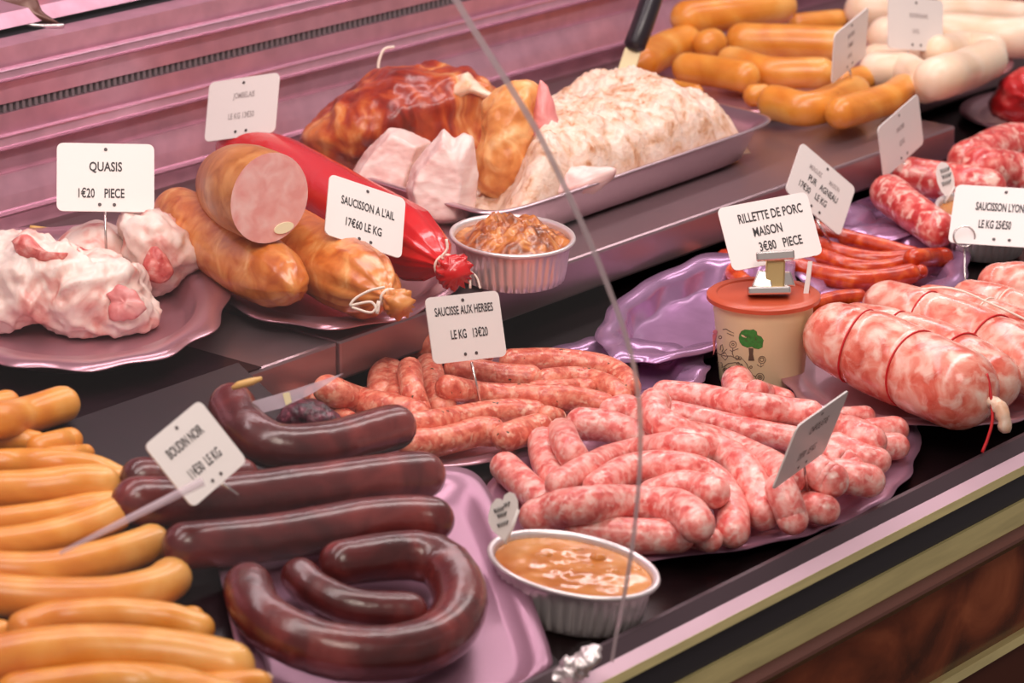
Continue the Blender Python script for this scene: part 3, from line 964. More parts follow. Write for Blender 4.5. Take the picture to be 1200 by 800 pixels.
G_M = 'thin red merguez'
for pts, r, lab in [
    ([(850, 303), (858, 318), (872, 332)], 11, 'merguez end sticking up behind the terracotta lid'),
    ([(955, 268), (1000, 281), (1040, 291), (1070, 299)], 10, 'merguez furthest back, under the PUR AGNEAU card'),
    ([(950, 284), (990, 298), (1030, 305), (1068, 302)], 10, 'merguez second from the back'),
    ([(950, 296), (995, 312), (1030, 315), (1062, 308)], 10, 'merguez third from the back, bending right'),
    ([(1070, 303), (1106, 301)], 11, 'merguez tip reaching furthest right towards the foil tin'),
    ([(1062, 325), (1079, 318)], 8, 'short merguez tip beside the front one'),
    ([(915, 308), (960, 321), (1005, 329), (1045, 325), (1066, 321)], 12, 'thick front merguez curving past the pot lid'),
    ([(950, 358), (985, 350), (1006, 348)], 10, 'merguez end half hidden by a saucisson with a pale casing knot'),
]:
    sausage('merguez', M['merguez'], 'merguez', DECK, pts, r, lab, 'sausage', G_M, lump=.07, h0=.006, knot='b' if r == 10 and pts[0][1] == 358 else None)

G_R = 'coarse red sausages on the mauve tray'
for pts, r, lab in [
    ([(1135, 190), (1185, 168), (1240, 172)], 22, 'coarse red sausage at the top, running out of the picture'),
    ([(1150, 196), (1195, 204), (1240, 212)], 22, 'coarse red sausage behind the SAUCISSON LYONNAIS card'),
    ([(1068, 206), (1104, 211), (1157, 220)], 20, 'coarse red sausage under the blurred slanting card'),
    ([(1041, 226), (1068, 247), (1098, 268)], 20, 'coarse red sausage at the left tip of its tray, slanting down'),
]:
    sausage('coarse_sausage', M['coarse'], 'coarse', DECK, pts, r, lab, 'sausage', G_R, lump=.08, h0=.014)

G_O = 'orange sausages by the back wall'
for pts, r, lab, kn in [
    ([(935, 28), (982, 23)], 12, 'back orange sausage partly seen above the others near the far card', None),
    ([(806, 21), (850, 16), (900, 9), (914, 7)], 19, 'topmost back orange sausage, pointed at its left end', None),
    ([(752, 74), (775, 60), (803, 50)], 20, 'back orange sausage behind the spatula ending in a white knot', 'b'),
    ([(828, 52), (835, 50)], 16, 'round orange sausage end facing the white knot', None),
    ([(872, 48), (920, 50), (985, 52)], 21, 'straight back orange sausage just under the topmost one', None),
    ([(858, 72), (900, 84), (962, 86)], 18, 'back orange sausage drooping behind the angled card', None),
    ([(773, 99), (815, 108)], 9, 'thin orange sausage sliver behind the shredded pork', None),
    ([(806, 80), (850, 86), (872, 90)], 18, 'dark orange sausage just above the shredded pork', None),
    ([(990, 98), (1012, 92)], 15, 'orange sausage end under the angled card', None),
    ([(884, 112), (893, 111)], 13, 'small orange sausage end at the right of the pork tray', None),
    ([(908, 120), (950, 127), (1000, 109)], 20, 'front orange sausage of the back platter', None),
    ([(985, 132), (1040, 116), (1058, 105)], 18, 'pale orange sausage lowest on the back platter beside white pudding', None),
]:
    sausage('back_sausage', M['knack'], 'backs', SHELF, pts, r, lab, 'sausage', G_O, lump=.04, knot=kn, h0=.010, lift=.022 if lab.startswith('topmost') else 0)

G_W = 'white puddings on the far platter'
for pts, r, lab in [
    ([(1012, 12), (1062, 14)], 20, 'white pudding behind the upright far card'),
    ([(1105, 14), (1150, 14), (1195, 18)], 15, 'white pudding at the very back of its platter'),
    ([(1040, 44), (1110, 40), (1180, 44), (1220, 42)], 22, 'long white pudding running out past the picture edge'),
    ([(1026, 68), (1085, 70)], 15, 'white pudding under the upright far card, mostly hidden'),
    ([(1098, 62), (1135, 56), (1160, 60)], 18, 'white pudding forming the upper arm of the fold'),
    ([(1028, 82), (1062, 84), (1084, 100)], 19, 'white pudding bending down beside the pale orange sausage'),
    ([(1096, 92), (1130, 82), (1157, 70)], 22, 'fat white pudding at the front of the far platter'),
]:
    sausage('white_pudding', M['white_pudding'], 'wpud', SHELF, pts, r, lab, 'white pudding', G_W, lump=.04, h0=.012)


# ------------------------------------------------------------------ tied raw saucissons
def saucisson(pts, rpx, label, ties=(), tie_mat=None, taper=(.86, .9), tail=None, lift=0.0, knotpx=None):
    P3, r = lay(pts, rpx, DECK, 'lyon', h0=.021, squeeze=.9, lift=lift)
    c, rr = sausage_pts(P3, r, True, True, taper, 44)
    L = np.concatenate([[0], np.cumsum(np.linalg.norm(np.diff(c, axis=0), axis=1))]); L /= L[-1]
    for t in ties:
        rr = rr * (1 - 0.055 * np.exp(-((L - t) / 0.025) ** 2))
    vs, fs, _ = tube_mesh(c, rr, 28, True, len(bpy.data.objects), .05, 18)
    o = link('saucisson', vs, fs, M['lyon'])
    setp(o, label, 'saucisson', 'raw saucissons tied with string')
    T, Ns, Bs = frames(c)
    for t in ties:
        i = int(np.argmin(abs(L - t)))
        ring = [c[i] + (Ns[i] * math.cos(a) + Bs[i] * math.sin(a)) * (rr[i] + .0004) for a in np.linspace(0, 2 * math.pi, 33)]
        v, f_, _ = tube_mesh(V(ring), .0009, 6, False)
        link('tie', v, f_, tie_mat or M['red_string'], o)
    return o, c, rr


saucisson([(1172, 334), (1240, 345)], 30, 'raw saucisson furthest back, beneath the SAUCISSON LYONNAIS card')
sw, cw, rw = saucisson([(1138, 352), (1180, 366), (1240, 386)], 28, 'raw saucisson tied with white string at the far right', (.42,), M['string'])
s4, c4, r4 = saucisson([(1090, 358), (1150, 375), (1215, 400)], 28, 'raw saucisson crossed by a loose white string', (.5,), M['string'])
saucisson([(1042, 360), (1090, 378), (1150, 398), (1215, 432)], 36, 'raw saucisson with two red ties in the middle of the row', (.30, .62))
saucisson([(1005, 388), (1060, 405), (1110, 420), (1160, 446)], 38, 'raw saucisson directly behind the front one, two red ties', (.32, .66))
s1, c1, r1 = saucisson([(982, 396), (1020, 411), (1080, 436), (1122, 454)], 46, 'front raw saucisson with red ties and a dangling red string end', (.27, .56), taper=(.86, 1.0))
e_ = c1[-1]; t_ = c1[-1] - c1[-6]; t_ /= np.linalg.norm(t_)
kk = V([e_ - t_ * .003, e_ + t_ * .006, e_ + t_ * .012 - V([0, 0, .006]), e_ + t_ * .016 - V([0, 0, .02])])
v, f_, _ = tube_mesh(catmull(kk, 12), np.array([.006, .005, .0055, .006, .0065, .006, .0065, .006, .0055, .006, .005, .003]), 10, True, 5, .3, 200)
setp(link('casing_tail', v, f_, M['casing'], s1), 'pale gathered casing tail')
dp = depth(e_)
atd = lambda x, y, d_: CAM + ray(x, y) * (d_ / (ray(x, y) @ FWD))
string('tie_end', [e_ - t_ * .006 + V([0, 0, .022]), atd(1160, 455, dp - .004), atd(1163, 490, dp - .006), atd(1158, 512, dp - .006), atd(1151, 530, dp - .006)], .0013, M['red_string'], s1)
d4 = depth(c4[20]) - .03
string('loose_string', [atd(x, y, d4 - .004 * i) for i, (x, y) in enumerate([(1078, 339), (1105, 337), (1130, 342), (1155, 353), (1180, 364), (1205, 376)])], .0011, M['string'], s4)


# ================================================================== SHELF GOODS
def roll(name, pts, radii, mat, label, pile='rolls', folds=0, famp=0.0, fold_from=0.8, n=60, face=None, seg=40, lift=0.0, h0=.013, lump=.03):
    mid = SHELF.at(*pts[len(pts) // 2], .03)
    rm = max(r for _, r in radii)
    P3, R_ = lay(pts, rm, SHELF, pile, h0=h0, squeeze=.98, lift=lift)
    c = catmull(P3, n)
    L = np.linspace(0, 1, n)
    rr = np.interp(L, [a for a, _ in radii], [b for _, b in radii]) / rm * R_
    T, Ns, Bs = frames(c)
    vs, fs = [], []
    for i in range(n):
        w_ = max(0.0, (L[i] - fold_from) / (1 - fold_from)) if folds else 0
        for j in range(seg):
            a = 2 * math.pi * j / seg
            d = Ns[i] * math.cos(a) + Bs[i] * math.sin(a)
            k = 1 + famp * w_ * math.sin(folds * a + 2 * math.sin(3 * a)) + lump * noise.noise(Vector(c[i] + d * rr[i]) * 22)
            vs.append(c[i] + d * rr[i] * k)
    for i in range(n - 1):
        for j in range(seg):
            k = (j + 1) % seg
            fs.append((i * seg + j, i * seg + k, (i + 1) * seg + k, (i + 1) * seg + j))
    fs.append(tuple(range(seg - 1, -1, -1)))
    fs.append(tuple((n - 1) * seg + j for j in range(seg)))
    if face:
        fm = [0] * len(fs); fm[-1] = 1
        o = link(name, vs, fs, None, mats=[mat, face], fmat=fm)
        smoothstep_edges(o, 50)
    else:
        o = link(name, vs, fs, mat)
    setp(o, label, 'sausage', 'garlic sausages on the shelf tray')
    return o, c, rr, R_


# red-skinned sausage, gathered and tied
rd, rc, rrr, rR = roll('garlic_sausage', [(262, 168), (330, 196), (420, 250), (500, 298), (536, 320)], [(0, 10), (.03, 24), (.08, 31), (.2, 36), (.7, 41), (.80, 38), (.88, 26), (.93, 11), (.95, 10), (.98, 18), (1, 17)],
                       M['red_skin'], 'bright red garlic sausage tied at its gathered end', folds=15, famp=.22, fold_from=.66)
i_ = int(.94 * 60)
ring = [rc[i_] + (frames(rc)[1][i_] * math.cos(a) + frames(rc)[2][i_] * math.sin(a)) * (rrr[i_] * 1.15) for a in np.linspace(0, 2 * math.pi, 25)]
v, f_, _ = tube_mesh(V(ring), .0013, 6, False); link('string', v, f_, M['string'], rd)
dr = depth(rc[i_]) - .012
string('string', [atd(x, y, dr) for x, y in [(523, 280), (524, 292), (517, 302), (530, 301), (543, 307), (550, 318), (551, 338)]], .0012, M['string'], rd)
string('string', [atd(x, y, dr) for x, y in [(548, 316), (558, 324), (563, 338)]], .0009, M['string'], rd)

rb, bc, br, bR = roll('garlic_sausage', [(286, 250), (330, 276), (380, 306), (430, 334), (452, 347), (470, 357)], [(0, 8), (.05, 26), (.12, 36), (.3, 42), (.66, 43), (.80, 38), (.88, 25), (.915, 9), (.94, 8), (.97, 15), (1, 17)],
          M['roll'], 'brown garlic sausage whose end is tied with pale string, pierced by a card', folds=13, famp=.16, fold_from=.62)
i_ = int(.925 * 60)
ring = [bc[i_] + (frames(bc)[1][i_] * math.cos(a) + frames(bc)[2][i_] * math.sin(a)) * (br[i_] * 1.2) for a in np.linspace(0, 2 * math.pi, 25)]
v, f_, _ = tube_mesh(V(ring), .0015, 6, False); link('string', v, f_, M['string'], rb)
db = depth(bc[i_]) - .022
string('string', [atd(x, y, db) for x, y in [(451, 336), (432, 341), (416, 350), (410, 358)]], .0011, M['string'], rb)
string('string', [atd(x, y, db) for x, y in [(410, 358), (436, 354), (442, 368), (444, 352), (436, 366), (412, 360)]], .0011, M['string'], rb)
ra = roll('garlic_sausage', [(196, 240), (235, 270), (285, 302), (330, 328), (346, 340)], [(0, 8), (.05, 22), (.12, 32), (.3, 38), (.72, 40), (.86, 36), (.95, 24), (.99, 9), (1, 4)],
          M['roll'], 'brown garlic sausage lying uncut beneath the sliced one', folds=9, famp=.05, fold_from=.7)
rcut, cc_, cr_, cR = roll('garlic_sausage', [(243, 206), (262, 212), (290, 222), (316, 232)], [(0, 8), (.04, 22), (.12, 34), (.3, 42), (.6, 46), (1, 47)],
                   M['roll_dark'], 'sliced garlic sausage on top showing its round pink cut face', face=M['cut'], lump=.015)
# pale cream oval on the lower rim of the cut face
tt = cc_[-1] - cc_[-4]; tt /= np.linalg.norm(tt)
Tn, Nn, Bn = frames(cc_)
ctr_px = lambda p: (600 + FPX * ((p - CAM) @ RGT) / ((p - CAM) @ FWD), 400 - FPX * ((p - CAM) @ UPV) / ((p - CAM) @ FWD))

pc = cc_[-1] + tt * .0012
def on_face(x, y):
    d = ray(x, y)
    return CAM + d * (((pc - CAM) @ tt) / (d @ tt))
fx_, fy_ = ctr_px(cc_[-1])
lp = [on_face(fx_ + 17 + 12 * math.cos(a) * math.cos(-.35) - 6 * math.sin(a) * math.sin(-.35), fy_ + 35 + 12 * math.cos(a) * math.sin(-.35) + 6 * math.sin(a) * math.cos(-.35)) for a in np.linspace(0, 2 * math.pi, 20, endpoint=False)]
lb = [p - tt * .001 for p in lp]
M['pale_oval'] = plain('cream_oval', (252, 244, 204), .3)
setp(link('pale_oval', lp + lb, [tuple(range(20)), tuple(range(39, 19, -1))] + [(i, 20 + i, 20 + (i + 1) % 20, (i + 1) % 20) for i in range(20)], M['pale_oval'], rcut, False), 'small cream oval patch')
# ---- ham and cooked meats
A_h = SHELF.at(470, 190, 0.0)
inflate('smoked_ham', [(343, 186), (352, 165), (378, 135), (405, 108), (440, 86), (470, 82), (510, 80), (532, 88), (545, 84), (566, 96), (583, 105), (580, 130), (578, 170), (570, 205), (520, 215), (450, 214), (380, 210), (352, 200)],
        (465, 150), SHELF.at(470, 200, .0), .085, M['ham'], 'large reddish brown smoked ham at the back of the shelf', 'ham', None, SHELF, 2.2, .008, 18, ridge=.3, per=96, voxel=.0035, fine=.006, fscale=26)
ham = bpy.data.objects['smoked_ham']
dh = depth(SHELF.at(470, 200, .0)) - .05
inflate('fat_patch', [(538, 92), (548, 84), (568, 104), (590, 118), (572, 118), (548, 110), (536, 122), (518, 118), (526, 104)], (550, 106), CAM + ray(550, 105) * ((dh) / (ray(550, 105) @ FWD)), .022, M['ham_fat'], None, None, None, None, 2.0, .006, 45, rings=6, per=40, parent=ham)
string('string', [atd(443, 86, dh + .04), atd(444, 72, dh + .04), atd(450, 58, dh + .042), atd(462, 55, dh + .045)], .0016, M['string'], ham)
def chunk(outline, facet, anchor, t, label, seed):
    """Cut block: OUTLINE is its far silhouette, FACET the nearer cut face (same number of corners)."""
    da = depth(anchor)
    n_ = len(outline)
    bk = [atd(x, y, da + t) for x, y in outline]; md = [atd(x, y, da) for x, y in outline]; fr = [atd(x, y, da - t) for x, y in facet]
    vs = bk + md + fr
    fs = [tuple(range(n_ - 1, -1, -1)), tuple(range(2 * n_, 3 * n_))]
    for k in (0, n_):
        fs += [(k + i, k + (i + 1) % n_, k + n_ + (i + 1) % n_, k + n_ + i) for i in range(n_)]
    v2, f2 = even_mesh(V(vs), fs, .0018)
    v2, f2 = fold(v2, f2, .0012, 45, SHELF, seed)
    return setp(link('cooked_pork', v2, f2, M['pork_white']), label, 'cooked pork', 'pale blocks of cooked pork')
chunk([(410, 206), (428, 178), (456, 150), (470, 151), (505, 166), (496, 200), (484, 234), (440, 228)], [(418, 208), (432, 186), (456, 160), (462, 160), (488, 172), (478, 200), (468, 228), (440, 224)], SHELF.at(455, 236, 0.01), .03,
      'pale block of cooked pork, left of the two, leaning on the ham', 3)
chunk([(476, 222), (484, 194), (500, 174), (520, 151), (532, 164), (544, 156), (554, 160), (560, 205), (554, 262), (518, 264), (484, 256)], [(484, 224), (490, 204), (504, 186), (518, 170), (526, 178), (530, 182), (536, 196), (540, 214), (534, 256), (512, 258), (490, 250)], SHELF.at(520, 264, 0.01), .034,
      'pale block of cooked pork with a jagged top beside the roast', 9)
rs = empty('roast_pork', tuple(SHELF.at(602, 244, 0)), 'half roast of pork with golden crust and a pink slice', 'roast pork')
A_r = SHELF.at(602, 243, .0)
inflate('crust', [(567, 120), (590, 100), (620, 92), (632, 98), (630, 130), (626, 170), (622, 205), (612, 232), (590, 240), (562, 228), (553, 205), (556, 180), (566, 162)], (595, 168), A_r, .042, M['crust'], None, None, None, SHELF, 2.4, .003, 34, parent=rs, voxel=.0025, fine=.0025, fscale=50)
inflate('slice', [(626, 112), (633, 92), (642, 100), (652, 128), (658, 152), (656, 170), (645, 180), (640, 200), (628, 206), (622, 170)], (638, 150), A_r - FWD * .012, .012, M['roast_in'], None, None, None, None, 2.4, .002, 40, parent=rs, rings=8)
inflate('under_meat', [(596, 226), (625, 200), (636, 215), (624, 236), (606, 244)], (616, 224), A_r - FWD * .01, .02, M['roast_in'], None, None, None, SHELF, 2.2, .003, 40, parent=rs, rings=8)
A0, A1, B0, B1 = [SHELF.at(x, y, .038) for x, y in ((492, 226), (834, 116), (572, 146), (754, 196))]
tc_, tea, teb = (A0 + A1 + B0 + B1) / 4, (A1 - A0) / 2, (B1 - B0) / 2
vs, fs = [], []
nu, nv = 150, 110
for i in range(nu + 1):
    for j in range(nv + 1):
        a, b = -1 + 2 * i / nu, -1 + 2 * j / nv
        env = max(0, (1 - abs(a) ** 5)) * max(0, (1 - abs(b) ** 4))
        p = tc_ + tea * a * (.85 + .07 * min(1, env * 2)) + teb * b * (.82 + .02 * min(1, env * 2))
        pxx = 600 + FPX * ((p - CAM) @ RGT) / ((p - CAM) @ FWD)
        lf = min(1, max(0, (pxx - 575) / 70)); lf = lf * lf * (3 - 2 * lf)
        hgt = .026 + .026 * (1 - a) / 2 + .014 * math.exp(-((a - .55) / .3) ** 2) - .012 * math.exp(-((a - .12) / .2) ** 2 - ((b + .6) / .5) ** 2)
        vp = Vector(p)
        k = noise.fractal(vp * 34, .8, 2.1, 5) * .008 + abs(noise.noise(vp * 190)) * .004 + noise.noise(vp * 400) * .0015
        z = -.030 + (hgt + .030) * env ** .5 * lf + k * (0.3 + .7 * env)
        side = V([noise.noise(vp * 130 + Vector((5, 0, 0))), noise.noise(vp * 130 + Vector((0, 7, 0))), 0]) * .003 * env
        pp = p + V([0, 0, 1.0]) * z + side
        pp[2] = max(pp[2], .0592)
        vs.append(pp)
for i in range(nu):
    for j in range(nv):
        a = i * (nv + 1) + j
        fs.append((a, a + nv + 1, a + nv + 2, a + 1))
pk = setp(link('shredded_pork', vs, fs, M['shred']), 'mound of shredded pale pork heaped in the deep steel tray', 'shredded pork')
pk['kind'] = 'stuff'
inflate('pork_piece', [(612, 230), (640, 205), (690, 196), (720, 200), (700, 222), (650, 240), (615, 246)], (665, 222), SHELF.at(668, 262, 0), .02, M['pork_white'], 'flat pink piece of pork at the left end of the deep tray', 'cooked pork', None, None, 2.2, .005, 40, rings=8)

# spatula
sp = empty('spatula', tuple(SHELF.at(725, 150, 0)), 'spatula with thick black handle standing in the shredded pork', 'spatula')
ds = depth(SHELF.at(725, 150, 0))
v, f_, _ = tube_mesh(catmull([atd(741, 60, ds), atd(752, 32, ds), atd(768, -15, ds + .01), atd(780, -50, ds + .02)], 20), np.array([.006] + [.0115] * 18 + [.006]), 16)
link('handle', v, f_, M['plastic_black'], sp)
def strip(name, a, b, wa, wb, th, mat, parent):
    a, b = V(a), V(b); t = b - a; s = np.cross(t, FWD); s /= np.linalg.norm(s); n_ = np.cross(s, t); n_ /= np.linalg.norm(n_)
    vs = [a + s * wa + n_ * th, a - s * wa + n_ * th, a - s * wa - n_ * th, a + s * wa - n_ * th, b + s * wb + n_ * th, b - s * wb + n_ * th, b - s * wb - n_ * th, b + s * wb - n_ * th]
    o = link(name, vs, [(0, 1, 2, 3), (7, 6, 5, 4), (0, 4, 5, 1), (1, 5, 6, 2), (2, 6, 7, 3), (3, 7, 4, 0)], mat, parent, False)
    b_ = o.modifiers.new('bevel', 'BEVEL'); b_.width = min(th, .002) * .8; b_.segments = 2
    return o
strip('ferrule', atd(742, 58, ds), atd(731, 92, ds), .0085, .009, .003, M['cream'], sp)
strip('blade', atd(731, 90, ds), atd(716, 135, ds), .010, .022, .001, M['pin'], sp)


# ---- foil tins
def foil_tin(a0, a1, b0, b1, plane, hgt, label, fill, bumps=.0, bscale=60, dome=0.0, lift=0.004, cat='foil tin', seed=0, level=.88):
    A0, A1, B0, B1 = [plane.at(x, y, hgt + lift) for x, y in (a0, a1, b0, b1)]
    c = (A0 + A1 + B0 + B1) / 4
    ea, eb = (A1 - A0) / 2, (B1 - B0) / 2
    up = plane.nrm()
    root = empty('foil_tin', tuple(c - up * hgt), label, cat, 'foil tins of cooked dishes')
    n = 240
    rows = []
    prof = [(0, -1), (.5, -1), (.80, -1), (.83, -.97), (.86, -.75), (.90, -.35), (.935, -.06), (.94, 0), (.98, .035), (1.01, .03), (1.022, -.02), (1.005, -.07), (.97, -.06)]
    for k, (s, z) in enumerate(prof):
        row = []
        for j in range(n):
            th = 2 * math.pi * j / n
            cr = (-0.05, -.02, .012, .016, .012, -.02)[j % 6] * (0.6 + .8 * abs(noise.noise(Vector((j // 6 * .71, seed, 0))))) * (1.0, .9, .55)[k - 3] if 3 <= k <= 5 else 0
            ss = s + cr
            p_ = c + ea * math.cos(th) * ss + eb * math.sin(th) * ss + up * hgt * z
            row.append(p_)
        rows.append(row)
    vs = [rows[0][0]]; fs = []
    for r_ in rows[1:]: vs += r_
    for j in range(n): fs.append((0, 1 + (j + 1) % n, 1 + j))
    for k in range(len(rows) - 2):
        a = 1 + k * n
        for j in range(n): fs.append((a + j, a + (j + 1) % n, a + n + (j + 1) % n, a + n + j))
    o = link('tin', vs, fs, M['foil'], root)
    s = o.modifiers.new('thickness', 'SOLIDIFY'); s.thickness = .0004
    # filling
    vs, fs = [], []
    nr, na = 26, 72
    for i in range(nr + 1):
        q_ = i / nr
        for j in range(na):
            th = 2 * math.pi * j / na
            p = c + (ea * math.cos(th) + eb * math.sin(th)) * q_ * .925
            k = noise.fractal(Vector(p) * bscale + Vector((seed, 0, 0)), .9, 2.0, 4) * bumps * (1 - q_ ** 4)
            vs.append(p + up * ((level - 1) * hgt + k + dome * max(0, 1 - (q_ / .86) ** 4)))
    for i in range(nr):
        for j in range(na):
            a = i * na
            fs.append((a + j, a + (j + 1) % na, a + na + (j + 1) % na, a + na + j))
    link('filling', vs, fs, fill, root)
    return root, c, ea, eb
ft1 = foil_tin((527, 274), (673, 280), (601, 251), (601, 299), SHELF, .036, 'oval foil tin of browned baked pâté on the upper shelf edge', M['pate'], .012, 60, .014)
ft2 = foil_tin((573, 646), (772, 676), (667, 624), (677, 698), DECK, .036, 'oval foil tin of orange brown jellied meat by the front rail', M['sauce'], .0016, 40, 0, seed=4, level=.9)
ft3 = foil_tin((1098, 238), (1215, 250), (1158, 226), (1150, 262), DECK, .042, 'oval foil tin behind the SAUCISSON LYONNAIS card', M['sauce'], .002, 40, 0, seed=8)
# chunks showing through the jelly of the front tin
for i, (x, y, rx, ry) in enumerate([(636, 652, 12, 6), (670, 645, 15, 5), (700, 655, 10, 8), (716, 672, 11, 6), (690, 665, 8, 4), (667, 668, 9, 3), (600, 640, 3, 2), (745, 668, 8, 4)]):
    p = DECK.at(x, y, .036 * .9 + .0025)
    out = [(x + rx * math.cos(a), y + ry * math.sin(a)) for a in np.linspace(0, 2 * math.pi, 10, endpoint=False)]
    inflate('meat_chunk', out, (x, y), p, .004, M['sauce'], None, None, None, None, 2.0, .001, 200, rings=5, per=20, parent=ft2[0])

# ---- pale veal pieces (QUASIS)
G_V = 'pale raw meat pieces on the wavy tray'
inflate('veal_piece', [(60, 300), (70, 276), (100, 264), (130, 262), (152, 280), (165, 305), (160, 330), (120, 345), (70, 335)], (115, 302), SHELF.at(120, 345, .0), .05, M['veal'],
        'smooth rounded pale meat piece that the QUASIS card pin stands in', 'raw meat', G_V, SHELF, 2.2, .004, 24, seed=1, voxel=.003, fine=.0025, fscale=30)
pv = inflate('veal_piece', [(140, 262), (152, 250), (185, 248), (205, 262), (222, 275), (236, 300), (238, 315), (215, 322), (200, 335), (185, 350), (165, 330), (150, 300)], (192, 290), SHELF.at(195, 352, .0), .045, M['veal'],
        'pale meat piece with a pink cut side at the right of the heap', 'raw meat', G_V, SHELF, 2.8, .004, 34, seed=5, voxel=.0025, fine=.005, fscale=42)
inflate('marrow', [(176, 288), (186, 284), (194, 298), (203, 318), (190, 330), (172, 325), (166, 312)], (184, 306), SHELF.at(195, 352, .0) - FWD * .043, .008, M['marrow'], None, None, None, None, 2.2, .002, 60, rings=6, parent=pv, per=36)
pm = inflate('veal_piece', [(-40, 300), (0, 276), (30, 270), (50, 282), (80, 290), (120, 298), (150, 305), (168, 318), (176, 345), (185, 360), (193, 380), (188, 400), (160, 408), (120, 405), (85, 396), (60, 388), (40, 384), (0, 390), (-50, 388)],
        (80, 342), SHELF.at(80, 385, .0), .06, M['veal'], 'largest knobbly pale meat piece at the front of the tray', 'raw meat', G_V, SHELF, 2.6, .008, 26, rings=18, per=130, seed=2, voxel=.0025, fine=.0075, fscale=36)
inflate('marrow_bone', [(12, 282), (22, 273), (36, 276), (48, 290), (62, 298), (80, 296), (70, 306), (40, 306), (22, 300)], (38, 290), SHELF.at(80, 385, .0) - FWD * .050, .010, M['marrow'], None, None, None, None, 2.2, .002, 60, rings=6, parent=pm, per=36)
inflate('red_flesh', [(125, 345), (140, 338), (160, 345), (168, 362), (150, 372), (128, 368)], (147, 355), SHELF.at(80, 385, .0) - FWD * .056, .005, M['roast_in'], None, None, None, None, 2.2, .006, 70, rings=6, parent=pm, per=36)
v, f_, _ = tube_mesh(catmull([atd(35, 268, depth(SHELF.at(60, 300))), atd(75, 273, depth(SHELF.at(60, 300)))], 8), .0035, 10)
setp(link('tan_rod', v, f_, M['tan']), 'short tan stick lying at the back of the veal tray', 'stick')

# ---- raw red meat at the far right and along the top edge
p_ = DECK.at(1190, 150, .0)
inflate('red_meat', [(1158, 118), (1168, 100), (1182, 86), (1205, 80), (1240, 90), (1240, 150), (1200, 148), (1170, 140)], (1195, 115), DECK.at(1195, 152, 0), .04, M['rawred'], 'marbled raw red meat at the far right edge', 'raw meat', None, DECK, 2.2, .008, 30, seed=4)
inflate('red_meat', [(1105, 4), (1112, -14), (1150, -24), (1240, -20), (1240, 12), (1190, 6), (1140, 6)], (1170, -5), SHELF.at(1170, 10, 0), .03, M['rawred'], 'raw red meat behind the white puddings at the top edge', 'raw meat', None, SHELF, 2.2, .006, 30, seed=14)
tray('platter', (1130, 128), (1330, 130), (1215, 105), (1225, 158), DECK, M['rose_tray'], 'small steel plate under the red meat at the far right', wall=.006, flange=.12)
# dish on the ledge at the top left
yl = BACK_Y + .04
up3 = lambda x, y: at_y(x, y, yl)
dd = depth(up3(40, 25))
dish = empty('meat_dish', tuple(up3(30, 30)), 'steel dish of red meat on the ledge at the top left corner', 'dish')
v, f_, _ = tube_mesh(catmull([atd(x, y, dd) for x, y in [(-30, -6), (0, 14), (35, 29), (75, 30)]], 16), .0022, 8); link('rim', v, f_, M['pin'], dish)
inflate('bowl', [(-30, -8), (0, 12), (35, 27), (73, 29), (50, 14), (40, -10)], (22, 10), atd(20, 10, dd + .012), .008, M['brown'], None, None, None, None, 2.4, 0, 10, rings=6, parent=dish, per=40)
inflate('meat', [(-20, -20), (0, 2), (30, 4), (50, -2), (60, -24)], (20, -8), atd(20, -8, dd + .035), .02, M['rawred'], None, None, None, None, 2.0, .004, 40, rings=6, parent=dish, per=40)
inflate('red_meat', [(150, -14), (152, 4), (178, 5), (222, -3), (226, -20)], (185, -6), at_y(185, 4, BACK_Y + .07), .02, M['rawred'], 'strip of red meat on the dark ledge above the air slot', 'raw meat', None, None, 2.2, .004, 30, seed=3, rings=8)

# ---- crumpled foil scrap
inflate('foil_scrap', [(640, 800), (655, 782), (668, 772), (690, 760), (707, 757), (704, 772), (690, 786), (676, 796), (655, 806)], (676, 780), at_y(672, 790, -.436), .012, M['foil'], 'crumpled scrap of aluminium foil by the front rail', 'foil', None, None, 2.2, .003, 60, rings=10, voxel=.0011, fine=.0042, fscale=95)

# ---- terracotta-lidded pot with printed garden
base = DECK.at(892, 446, .004)
upz = V([0, 0, 1.0])
r_top, r_bot = px2m(58, base), px2m(49, base)
hp = px2m(101, base) / math.cos(PITCH)
pot = empty('rillettes_pot', tuple(base), 'cream plastic pot with terracotta lid and a printed green tree', 'pot')


def lathe(name, prof, c, mat, parent, seg=72):
    vs, fs = [], []
    for r_, z in prof:
        for j in range(seg):
            a = 2 * math.pi * j / seg
            vs.append((c[0] + r_ * math.cos(a), c[1] + r_ * math.sin(a), c[2] + z))
    m_ = len(prof)
    for i in range(m_ - 1):
        for j in range(seg):
            k = (j + 1) % seg
            fs.append((i * seg + j, i * seg + k, (i + 1) * seg + k, (i + 1) * seg + j))
    fs.append(tuple(range(seg - 1, -1, -1))); fs.append(tuple((m_ - 1) * seg + j for j in range(seg)))
    o = link(name, vs, fs, mat, parent)
    return smoothstep_edges(o, 40)
lathe('body', [(r_bot * .97, 0), (r_bot, .002), (r_top * .985, hp * .80), (r_top, hp * .82), (r_top * 1.0, hp * .97)], base, M['cream'], pot)
lr = px2m(66, base)
lid = lathe('lid', [(lr * .96, hp * .945), (lr, hp * .955), (lr, hp * 1.0), (lr * .96, hp * 1.02), (lr * .83, hp * 1.02), (lr * .81, hp * 1.0), (.001, hp * 1.0)], base, M['lid'], pot)


